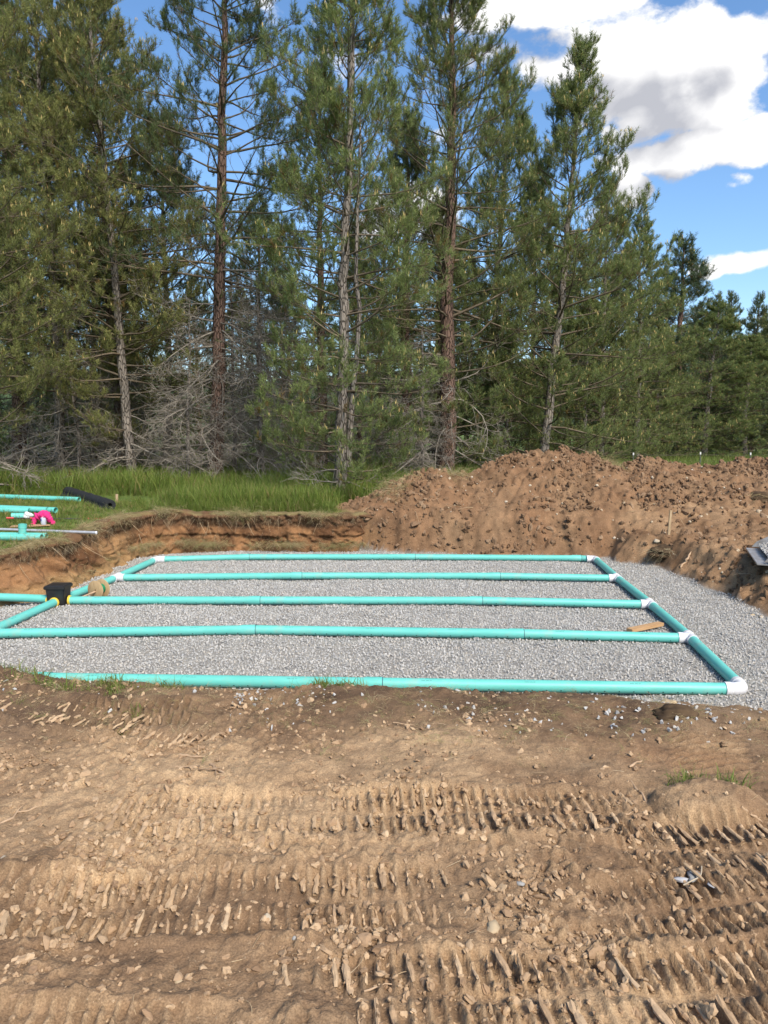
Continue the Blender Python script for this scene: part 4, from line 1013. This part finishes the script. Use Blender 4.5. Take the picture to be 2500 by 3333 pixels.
def elbow(c, a, b, label):
    d1, d2 = (a - c).normalized(), (b - c).normalized(); k_ = .085
    e = empty('elbow_fitting', c); set_props(e, label, 'pipe fitting', 'white fittings')
    o0 = Vector((0, 0, 0))
    arc = []
    for i in range(13):
        t = i / 12; arc.append(d1 * k_ * (1 - t) ** 2 + d2 * k_ * t ** 2)
    sweep('body', arc, [FR - .002] * 13, M['white'], e)
    for d_ in (d1, d2): sweep('hub', *arm(o0, d_, k_ - .004, .16), M['white'], e)
def tee(c, a, b, br, label):
    d1 = (a - b).normalized(); d3 = (br - c); d3 = (d3 - d1 * d3.dot(d1) * .85).normalized()
    e = empty('tee_fitting', c); set_props(e, label, 'pipe fitting', 'white fittings')
    sweep('body', [-d1 * .06, d1 * .06], [FR - .002] * 2, M['white'], e)
    o0 = Vector((0, 0, 0))
    sweep('hub', *arm(o0, d1, .055, .11), M['white'], e); sweep('hub', *arm(o0, -d1, .055, .11), M['white'], e)
    sweep('hub', *arm(o0, d3, .0, .135), M['white'], e)
elbow(L1, L2, R1, 'white elbow at the rear corner near the cut bank on the left')
elbow(R1, L1, R2, 'white elbow at the rear corner below the soil heap on the right')
elbow(R5, p5a, R4, 'white elbow closest to the viewer')
elbow(L4, BX, R4, 'white elbow at the left edge beyond the black box')
tee(L2, L1, BX, R2, 'white tee just behind the wooden wire reel')
tee(R2, R1, R3, L2, 'white tee next to the rear right elbow')
tee(R3, R2, R4, BX, 'white tee behind the wood block, middle of the right side')
tee(R4, R3, R5, L4, 'white tee between the wood block and the nearest elbow')

# ------------------------------------------------------------------ small builders
def bm_box(sx, sy, sz, bev=.0, taper=1.0, seg=2):
    bm = bmesh.new(); bmesh.ops.create_cube(bm, size=1)
    for v in bm.verts:
        k_ = taper if v.co.z < 0 else 1
        v.co = Vector((v.co.x * sx * k_, v.co.y * sy * k_, v.co.z * sz))
    if bev: bmesh.ops.bevel(bm, geom=bm.edges[:], offset=bev, segments=seg, affect='EDGES')
    return bm
def lathe_z(profile, sides=24): 
    v, f = lathe_x(profile, sides); return np.stack([v[:, 1], v[:, 2], v[:, 0]], 1), f
# distribution box
bz_ = FLOOR + .02
e = empty('distribution_box', (BX.x, BX.y, bz_)); set_props(e, 'black plastic box with a flat lid where the turquoise pipes meet', 'junction box')
bm = bm_box(.25, .24, .23, .012, .86); bmesh.ops.translate(bm, verts=bm.verts, vec=(0, 0, .115)); link('body', bm_mesh('body', bm, M['blackp'], False), e)
bm = bm_box(.285, .27, .042, .008); 
top = [f for f in bm.faces if f.normal.z > .9 and f.calc_area() > .05]
r_ = bmesh.ops.inset_region(bm, faces=top, thickness=.02, depth=.010)
bmesh.ops.poke(bm, faces=[f for f in bm.faces if f.normal.z > .9 and f.calc_area() > .05], offset=.008)
bmesh.ops.translate(bm, verts=bm.verts, vec=(0, 0, .235)); lid = link('lid', bm_mesh('lid', bm, M['blackp'], False), e)
for d_ in (Vector((1, .02, 0)), (L4 - BX).normalized(), (L2 - BX).normalized(), Vector((-1, 0, 0))):
    c = BX + d_ * (.142 if abs(d_.x) > .5 else .128) - Vector((BX.x, BX.y, bz_))
    sweep('gasket', [c - d_ * .012, c - d_ * .008, c + d_ * .010, c + d_ * .016], [PR + .004, PR + .014, PR + .013, PR + .002], M['yellow'], e)
# wire reel
c = at(322, 1924, FLOOR + .125); ax = Vector((.34, .94, 0)).normalized()
e = empty('wire_reel', (c.x, c.y, FLOOR + .02)); set_props(e, 'small wooden reel of green wire lying by the black box', 'wire reel')
rot = frame_x(Vector((0, 0, 0)), ax)
for s_ in (-.065, .065):
    prof = [(-.005, .012), (-.006, .127), (-.004, .130), (.004, .130), (.006, .127), (.005, .012)]
    link('flange', auto_smooth(make_mesh('flange', *lathe_x(prof, 40), M['ply'], True)), e, ax * s_ + Vector((0, 0, .132)), rot)
prof = [(-.058 + .116 * i / 40, .066 + .003 * (i % 2)) for i in range(41)]
link('wire_winding', make_mesh('wire_winding', *lathe_x(prof, 28), M['gwire'], True), e, Vector((0, 0, .132)), rot)
sweep('axle_stick', [-ax * .30 + Vector((-.02, .0, .085)), -ax * .15 + Vector((0, 0, .105)), ax * .02 + Vector((0, 0, .12)), ax * .03 + Vector((0, 0, .132))], [.011, .013, .011, .001], M['stick'], e)
# cut block of timber
a, b = at(2048, 2052, FLOOR + .05), at(2152, 2030, FLOOR + .05)
bm = bm_box((b - a).length, .085, .04, .003)
o = link('wood_block', bm_mesh('wood_block', bm, M['wood']), None, (a + b) / 2, frame_x(a, b)); set_props(o, 'short sawn block of light wood lying on the gravel', 'wood block')

# ------------------------------------------------------------------ things on the grassy bank
def open_pipe(p, q, label, group, perf=True):
    L = (q - p).length
    prof = [(0, PR), (L, PR), (L, PR - .005), (L - .5, PR - .005), (L - .5, .001)]
    o = link('spare_pipe', auto_smooth(make_mesh('spare_pipe', *lathe_x(prof), M['teal'], True)), None, p, frame_x(p, q)); set_props(o, label, 'pipe', group)
    if perf: h_ = link('perforations', make_mesh('perforations', *holes(L, angs=(200, 70)), M['hole']), o); h_['kind'] = 'stuff'
def rest(u, v, lift=PR):          # first point of the ground met by the line of sight, raised by lift
    d_ = ray(u, v); t = np.linspace(1.5, 45, 6000); g_ = ground_h(d_.x * t, d_.y * t)
    k_ = int(np.argmax(CAMZ + d_.z * t < g_ + lift))
    return Vector((d_.x * t[k_], d_.y * t[k_], g_[k_] + lift))
def lying(u1, v1, d_, L):
    """end nearest the pit at pixel (u1, v1), running back along direction d_ on the ground"""
    q = rest(u1, v1, PR + .03); d_ = Vector(d_).normalized(); p = q + d_ * L
    p.z = max(q.z, gz(p.x, p.y) + PR + .03)
    return p, q
gsp = 'spare turquoise pipes on the bank'
open_pipe(*lying(258, 1626, (-1, .30, 0), 3.05), 'spare turquoise pipe lying alone in the grass near the black roll', gsp)
open_pipe(*lying(182, 1661, (-1, .34, 0), 3.05), 'spare turquoise pipe with its end farthest right in the bundle of three', gsp)
open_pipe(*lying(156, 1660, (-1, .27, 0), 3.05), 'spare turquoise pipe in the middle of the bundle of three', gsp)
open_pipe(*lying(97, 1663, (-1, .2, 0), 3.05), 'spare turquoise pipe with the shortest reach, front of the bundle of three', gsp)
pA, qA = lying(136, 1752, (-1, .06, 0), 2.2)
open_pipe(pA, qA, 'turquoise pipe lying at the lip of the left cut bank', gsp)
pB, qB = lying(128, 1737, (-1, .08, 0), 1.6); off_ = qA + Vector((.02, .13, .0)); 
open_pipe(off_ + (pB - qB), off_, 'turquoise pipe lying just behind the one at the bank lip', gsp)
c = qA + Vector((-.34, .12, .10))
e = empty('coupling', (c.x, c.y, gz(c.x, c.y))); set_props(e, 'short upright turquoise pipe piece standing on the pipes at the bank', 'pipe piece')
v, f = lathe_z([(-.10, PR + .002), (.03, PR + .002), (.03, PR + .006), (.085, PR + .006), (.085, PR), (.0, PR - .001)])
link('sleeve', auto_smooth(make_mesh('sleeve', v, f, M['teal'], True)), e, (0, 0, c.z - gz(c.x, c.y)), (R(4), R(6), 0))
a = rest(38, 1680, .05); b = rest(72, 1680, .05)
v, f = lathe_x([(0, PR - .003), (0, PR + .003), ((b - a).length * 1.2, PR + .003), ((b - a).length * 1.2, PR - .003), (.02, PR - .004)])
o = link('pipe_coupling', auto_smooth(make_mesh('pipe_coupling', v, f, M['teal'], True)), None, a, frame_x(a, b)); set_props(o, 'short turquoise coupling lying beside the white bag', 'pipe piece')
def lump(name, sx, sy, sz, mat, seed, amp=.25, sub=3, flat=.35):
    r = np.random.default_rng(seed); bm = bmesh.new(); bmesh.ops.create_icosphere(bm, subdivisions=sub, radius=.5)
    ph = r.uniform(0, 6, 12); fr = r.uniform(4, 9, 12)
    for v_ in bm.verts:
        c_ = v_.co; k_ = 1 + amp * (math.sin(fr[0] * c_.x + ph[0]) * math.sin(fr[1] * c_.y + ph[1]) + .6 * math.sin(fr[2] * 2 * c_.z + fr[3] * c_.x + ph[2]) + .4 * math.sin(fr[4] * 2.6 * c_.y + fr[5] * 2 * c_.z + ph[3])) + r.normal() * amp * .12
        v_.co = Vector((c_.x * sx * k_, c_.y * sy * k_, max(c_.z, -flat) * sz * k_))
    return bm_mesh(name, bm, mat, True)
p = rest(88, 1679, .055)
o = link('plastic_bag', lump('plastic_bag', .19, .13, .13, M['white'], 11, .22), None, p); set_props(o, 'crumpled white plastic bag beside the turquoise coupling', 'bag')
a, b = rest(20, 1686, .10), rest(346, 1692, .10); d_ = (b - a); e = empty('digging_bar', a); set_props(e, 'long black steel bar with red grips at both ends', 'bar')
fa = lambda t: d_ * t
for nm, t0, t1, rr_, mt in (('shaft', .0, 1., .010, 'rodblack'), ('grip', .0, .075, .017, 'red'), ('grip', .23, .27, .016, 'red'), ('grip', .72, .985, .017, 'red')):
    if nm == 'grip' and t0 > .7: t0 = .80
    sweep(nm, [fa(t0) , fa(t0) + d_.normalized() * .003, fa(t1) - d_.normalized() * .003, fa(t1)], [rr_ * .5, rr_, rr_, rr_ * .5], M[mt], e)
# pink cloth arched over a grey can
p = rest(143, 1712, .0); e = empty('spray_can', p); set_props(e, 'grey can with a blue mark under the pink cloth', 'can')
v, f = lathe_z([(0, .001), (0, .045), (.004, .047), (.135, .047), (.142, .044), (.150, .020), (.152, .018), (.170, .018), (.171, .001)], 24); link('body', auto_smooth(make_mesh('body', v, f, M['cangrey'], True)), e)
v, f = lathe_z([(.085, .0476), (.13, .0476)], 24); k_ = (np.arange(len(f)) % 24); f = f[(k_ > 11) & (k_ < 17)]; link('label_patch', make_mesh('label_patch', v, f, M['blue'], True), e)
n_ = 40; t = np.linspace(0, 1, n_); r = np.random.default_rng(3)
pth = np.stack([-.20 + .36 * t - .02 * np.sin(t * 9), .05 + .03 * np.sin(t * 7), .02 + .17 * np.sin(math.pi * np.clip(t * 1.02, 0, 1)) ** .7], 1)
v, f = tubes(pth[None], (.035 + .03 * np.sin(math.pi * t) + .008 * r.normal(size=n_))[None], 14)
nz = 1 + .25 * np.sin(v[:, 0] * 60 + v[:, 2] * 40) * np.sin(v[:, 1] * 70); cen = np.repeat(pth, 14, 0); v = cen + (v - cen) * nz[:, None] * np.array((1, .9, 1.)); v[:, 2] = np.maximum(v[:, 2], .004)
o = link('pink_cloth', make_mesh('pink_cloth', v, f, M['pink'], True), None, p); set_props(o, 'crumpled bright pink cloth draped in an arch over the grey can', 'cloth')
a, b = rest(35, 1714, .012), rest(165, 1708, .012); bm = bm_box((b - a).length, .22, .014, .002)
o = link('flat_board', bm_mesh('flat_board', bm, M['board']), None, (a + b) / 2, frame_x(a, b)); set_props(o, 'flat brown board lying in the grass under the pink cloth', 'board')
a, b = rest(-200, 1716, .07), rest(40, 1727, .07); b = a + (b - a).normalized() * (at(258, 1750, a.z).x - a.x); b.z = a.z - .03
e = empty('metal_conduit', a); set_props(e, 'pale metal tube sticking out over the left cut bank', 'tube')
sweep('tube', [Vector((0, 0, 0)), b - a], [.024, .024], M['alu'], e); sweep('end_cap', [(b - a) * .997, (b - a) * 1.0, (b - a) * 1.004], [.026, .026, .004], M['white'], e)
# roll of black fabric
a = rest(222, 1600, .1); b = rest(358, 1645, .1); L = (b - a).length; d_ = (b - a).normalized()
e = empty('fabric_roll', a); set_props(e, 'long roll of black filter fabric lying in the grass', 'fabric roll')
prof = [(0, .03), (0, .115)] + [(L * i / 16, .115 + .006 * math.sin(i * 2.3)) for i in range(1, 16)] + [(L, .112), (L, .045), (L - .12, .04), (L - .12, .001)]
link('roll', auto_smooth(make_mesh('roll', *lathe_x(prof, 26), M['fabric'], True)), e, (0, 0, 0), frame_x(a, b))
fl = np.array([[0, -.116, .0], [L, -.116, .0], [L, -.15, -.06], [0, -.16, -.07], [0, -.19, -.105], [L, -.18, -.105]])
link('loose_flap', make_mesh('loose_flap', fl, np.array([[0, 1, 2, 3], [3, 2, 5, 4]]), M['fabric'], True), e, (0, 0, 0), frame_x(a, b))
# stakes
def stake(u, v0, v1, z0, label, w_=.035):
    p = rest(u, v0, 0.)
    h_ = (v0 - v1) / F * p.y
    bm = bm_box(w_, w_ * .5, h_ + .2, .003); 
    o = link('survey_stake', bm_mesh('survey_stake', bm, M['stake']), None, (p.x, p.y, p.z + (h_ - .2) / 2), (R(2), R(1.5), R(12))); set_props(o, label, 'stake')
stake(2177, 1748, 1660, -.2, 'upright wooden stake in front of the soil heap', .045)
stake(381, 1640, 1608, .05, 'small wooden stake at the end of the black roll', .05)

# ------------------------------------------------------------------ wire fence behind the pines
FY = 26.0
e = empty('wire_fence', (0, FY, 0)); set_props(e, 'thin wire fence on steel posts crossing behind the pines', 'fence')
for u in (-330, 120, 560, 905, 1275, 1660, 2066, 2285, 2449, 2800):
    X = (u - 1250) / F * FY * math.cos(PITCH); z0 = gz(X, FY)
    bm = bm_box(.04, .03, 1.05, .004); bmesh.ops.translate(bm, verts=bm.verts, vec=(0, 0, .30 + z0)); 
    o = link('post', bm_mesh('post', bm, M['postg']), e, (X, 0, 0), (0, R(1.5 * math.sin(u)), 0))
    bm = bm_box(.045, .035, .09, .004); bmesh.ops.translate(bm, verts=bm.verts, vec=(0, 0, .79 + z0)); link('post_tip', bm_mesh('post_tip', bm, M['postw']), o)
xs = np.linspace(-17, 17, 40)
for h_ in (.3, .52, .74):
    pth = np.stack([xs, xs * 0 - .02, h_ + .015 * np.sin(xs * 2.4)], 1); v, f = tubes(pth[None], np.full((1, 40), .0022), 4); link('wire', make_mesh('wire', v, f, M['wire'], True), e)

# ------------------------------------------------------------------ loader bucket full of gravel at the right edge
bz_ = -.17
A = at(2433, 1783, bz_); Cc = at(2470, 1834, bz_); ed = (A - Cc); W = ed.length; ed.normalize(); inw = Vector((ed.y, -ed.x, 0))
e = empty('loader_bucket', (Cc.x, Cc.y, bz_)); set_props(e, 'worn steel loader bucket full of gravel at the right edge', 'bucket')
def slab(name, pts, th, mat, parent):      # flat polygon given thickness
    bm = bmesh.new(); vs = [bm.verts.new(p) for p in pts]; f_ = bm.faces.new(vs); bm.normal_update(); n_ = f_.normal.copy()
    r_ = bmesh.ops.extrude_face_region(bm, geom=[f_]); bmesh.ops.translate(bm, verts=[g_ for g_ in r_['geom'] if isinstance(g_, bmesh.types.BMVert)], vec=n_ * th)
    bmesh.ops.recalc_face_normals(bm, faces=bm.faces); return link(name, bm_mesh(name, bm, mat), parent)
o0 = Vector((0, 0, 0)); E = ed * W; I = inw; U = Vector((0, 0, 1))
slab('cutting_edge', [o0 - I * .02, E - I * .02, E + I * .16, o0 + I * .16], .022, M['steel'], e)
slab('floor_plate', [o0 + I * .14 - U * .004, E + I * .14 - U * .004, E + I * .85 + U * .04, o0 + I * .85 + U * .04], -.012, M['steel'], e)
for s_, q in ((-1, o0), (1, E)):
    slab('side_plate', [q + I * .06 + U * .02, q + I * .85 + U * .03, q + I * 1.05 + U * .30, q + I * .95 + U * .48, q + I * .70 + U * .42, q + I * .12 + U * .10], .018 * (-s_), M['steel'], e)
for (a, b, za, zb) in ((.85, 1.05, .04, .30), (1.05, .95, .30, .52)):
    slab('back_plate', [o0 + I * a + U * za, E + I * a + U * za, E + I * b + U * zb, o0 + I * b + U * zb], .014, M['steel'], e)
# heap inside: stones on a mounded base
gu, gv = np.meshgrid(np.linspace(.03, .97, 26), np.linspace(.13, .94, 16)); hh = .045 + .30 * np.clip((gv - .1) / .8, 0, 1) ** .9 * (1 - .25 * np.abs(gu - .5) * 2) + .01 * vnoise(gu * 40, gv * 40, 3)
hv = np.stack([(ed.x * W * gu + inw.x * gv).ravel(), (ed.y * W * gu + inw.y * gv).ravel(), hh.ravel()], 1)
ii = (np.arange(15)[:, None] * 26 + np.arange(25)[None]).ravel(); o = link('gravel_load', make_mesh('gravel_load', hv, np.stack([ii, ii + 1, ii + 27, ii + 26], -1), simple('gravel_fines', (.17, .17, .165), (.24, .235, .23), .95, 40.), True), e); o['kind'] = 'stuff'
k_ = 1500; gu = rng.random(k_); gv = rng.uniform(.13, .95, k_); gu = .03 + .94 * gu
hh = .045 + .30 * np.clip((gv - .1) / .8, 0, 1) ** .9 * (1 - .25 * np.abs(gu - .5) * 2)
S = rng.uniform(.028, .05, k_)
o = scatter('loaded_stones', np.stack([ed.x * W * gu + inw.x * gv, ed.y * W * gu + inw.y * gv, hh + .008], 1), rnd_rot(k_), np.stack([S, S, S], 1), G1); o.parent = e

# ------------------------------------------------------------------ loose stones, sticks and scraps that can be told apart
M['stone_tan'] = simple('tan_stone', (.42, .33, .21), (.34, .25, .15), .85, 9., .25, .3)
M['stone_pale'] = simple('pale_stone', (.46, .39, .29), (.34, .27, .18), .85, 9., .25, .3)
M['stone_grey'] = simple('grey_stone', (.30, .295, .28), (.20, .19, .175), .8, 9., .25, .3)
def cobble(s_, mat, seed):
    me = rock_mesh('stone', seed, mat, 18, .30, 1, True)
    for v_ in me.vertices: v_.co *= s_ * 1.05
    return me
for i, (u, v, wpx, mt, lb) in enumerate([
        (2177, 2290, 62, 'stone_tan', 'rounded tan stone just in front of the nearest white elbow'), (1605, 3020, 66, 'stone_tan', 'flat tan stone lying in the lower middle of the mud'),
        (872, 2995, 48, 'stone_pale', 'pale stone in the cleat prints left of centre'), (962, 3056, 28, 'stone_grey', 'small blue grey stone in the lower mud'),
        (582, 3192, 50, 'stone_tan', 'tan stone in the lower left mud'), (818, 3268, 34, 'stone_grey', 'grey stone near the bottom edge of the mud'),
        (10, 2802, 48, 'stone_pale', 'pale stone at the left edge of the mud'), (2448, 2003, 26, 'stone_tan', 'tan stone at the gravel margin on the right, left one of two'),
        (2478, 2008, 28, 'stone_pale', 'tan stone at the gravel margin on the right, right one of two'), (292, 1846, 38, 'stone_tan', 'tan rock at the foot of the left cut bank'),
        (2142, 1762, 36, 'stone_pale', 'pale rounded stone at the foot of the wooden stake'), (2280, 1682, 22, 'stone_pale', 'white stone right of the wooden stake on the heap'),
        (1695, 2878, 34, 'stone_grey', 'pale grey flat stone right of centre in the mud'), (2235, 2160 + 355, 20, 'stone_pale', 'small white stone by the right cleat prints')]):
    p = rest(u, v, .0); s_ = .8 * wpx / F * (p - Vector((0, 0, CAMZ))).length
    o = link('stone', cobble(s_, M[mt], 40 + i), None, p - Vector((0, 0, s_ * .02)), (0, 0, i * 1.3)); set_props(o, lb, 'stone')
for i, (u1, v1, u2, v2, rad, lb) in enumerate([
        (2048, 2497, 2092, 2474, .006, 'short straight pale stick near the right of the bare patch'), (2055, 2545, 2107, 2618, .007, 'brown stick pointing at the grass tuft on the right'),
        (578, 2458, 666, 2466, .008, 'thick pale stick lying level left of centre'), (556, 2495, 765, 2524, .004, 'long thin root under the thick pale stick'),
        (684, 2486, 735, 2520, .008, 'knotty root crossing the long thin root'), (0, 2683, 137, 2618, .006, 'curved pale root at the left edge of the mud'),
        (208, 2548, 236, 2600, .005, 'crooked little root in the left mud'), (2412, 2632, 2482, 2682, .008, 'thick stick at the right edge below the grass tuft'),
        (1280, 2353, 1352, 2362, .004, 'thin stick among the spilled gravel right of centre'), (2012, 2662, 2062, 2644, .004, 'small pale stick above the right cleat prints'),
        (893, 3330, 930, 3282, .005, 'stick at the bottom edge left of centre'), (1185, 2290 + 940, 1310, 2290 + 905, .003, 'thin root in the lower middle mud'),
        (2215, 1848, 2250, 1795, .022, 'peeled root stub sticking up by the gravel margin on the right'), (1040, 2234, 1056, 2276, .009, 'forked root stub at the edge of the pit before the nearest pipe')]):
    a, b = rest(u1, v1, rad * .9), rest(u2, v2, rad * .9); r = np.random.default_rng(90 + i)
    t = np.linspace(0, 1, 9); L = (b - a).length
    pth = np.array([tuple(a.lerp(b, x_)) for x_ in t]) ; w_ = np.sin(t * math.pi)[:, None] * r.normal(size=(9, 3)) * np.array((.05, .05, .02)) * L; pth += w_
    rds = rad * (1 - .45 * t) * (1 + .15 * r.normal(size=9)); rds[0] *= .7; rds[-1] *= .3
    e = empty('stick', a); set_props(e, lb, 'stick')
    v, f = tubes((pth - np.array(a))[None], rds[None], 7); link('stem', make_mesh('stem', v, f, M['stick'], True), e)
    if i in (3, 4, 5, 13, 1):
        q = pth[4] - np.array(a); sd = np.array((r.normal() * .3, r.normal() * .3, .25)); bp = np.array([q, q + sd * L * .2 + (pth[-1] - pth[4]) * .2, q + sd * L * .35 + (pth[-1] - pth[4]) * .45])
        v, f = tubes(bp[None], np.array([[rad * .6, rad * .45, rad * .15]]), 6); link('side_shoot', make_mesh('side_shoot', v, f, M['stick'], True), e)
# turf torn up with its roots
for i, (u, v, s_, lb) in enumerate([(2165, 1800, .55, 'dark clump of torn turf beside the gravel below the wooden stake'), (2478, 1622, .62, 'torn sod with hanging roots on the heap at the right edge'), (2195, 2325, .24, 'dark wet clod just in front of the nearest pipe on the right')]):
    p = rest(u, v, 0); e = empty('turf_clump', p); set_props(e, lb, 'turf clump')
    link('sod', lump('sod', s_, s_ * .7, s_ * .42, simple('dark_sod', (.045, .030, .019), (.10, .066, .038), .97, 14., .1, .8), 60 + i, .16, 4), e)
    if i < 2:
        st_ = strand_mesh('hanging_roots', 700 + i, M['straw'], 90, .6, .0035, .26); o = link('hanging_roots', st_, e, (0, -.05, s_ * .12)); o.scale = (s_ * .9, s_ * .7, s_ * .8); o['kind'] = 'stuff'
# torn plastic and a pale cord half buried in the mud
p = rest(2262, 2872, 0); e = empty('plastic_scrap', p); set_props(e, 'torn pale plastic scrap with a white cord half buried in the mud', 'scrap')
for i, (dx, dy, s_) in enumerate([(-.05, .0, .05), (0, .02, .07), (.045, -.035, .035), (.015, .045, .03)]):
    link('shred', lump('shred', s_, s_ * .6, s_ * .22, M['stone_grey'] if i % 2 else simple('pale_plastic', (.42, .42, .43), (.34, .33, .32), .6, 9.), 80 + i, .3, 2), e, (dx, dy, .006), (0, 0, i))
t = np.linspace(0, 1, 16); pth = np.stack([-.06 + .12 * t, -.045 + .13 * t ** 2.2, .014 + .012 * np.sin(t * 5)], 1)
v, f = tubes(pth[None], np.full((1, 16), .0026), 6); link('cord', make_mesh('cord', v, f, M['stone_pale'], True), e)
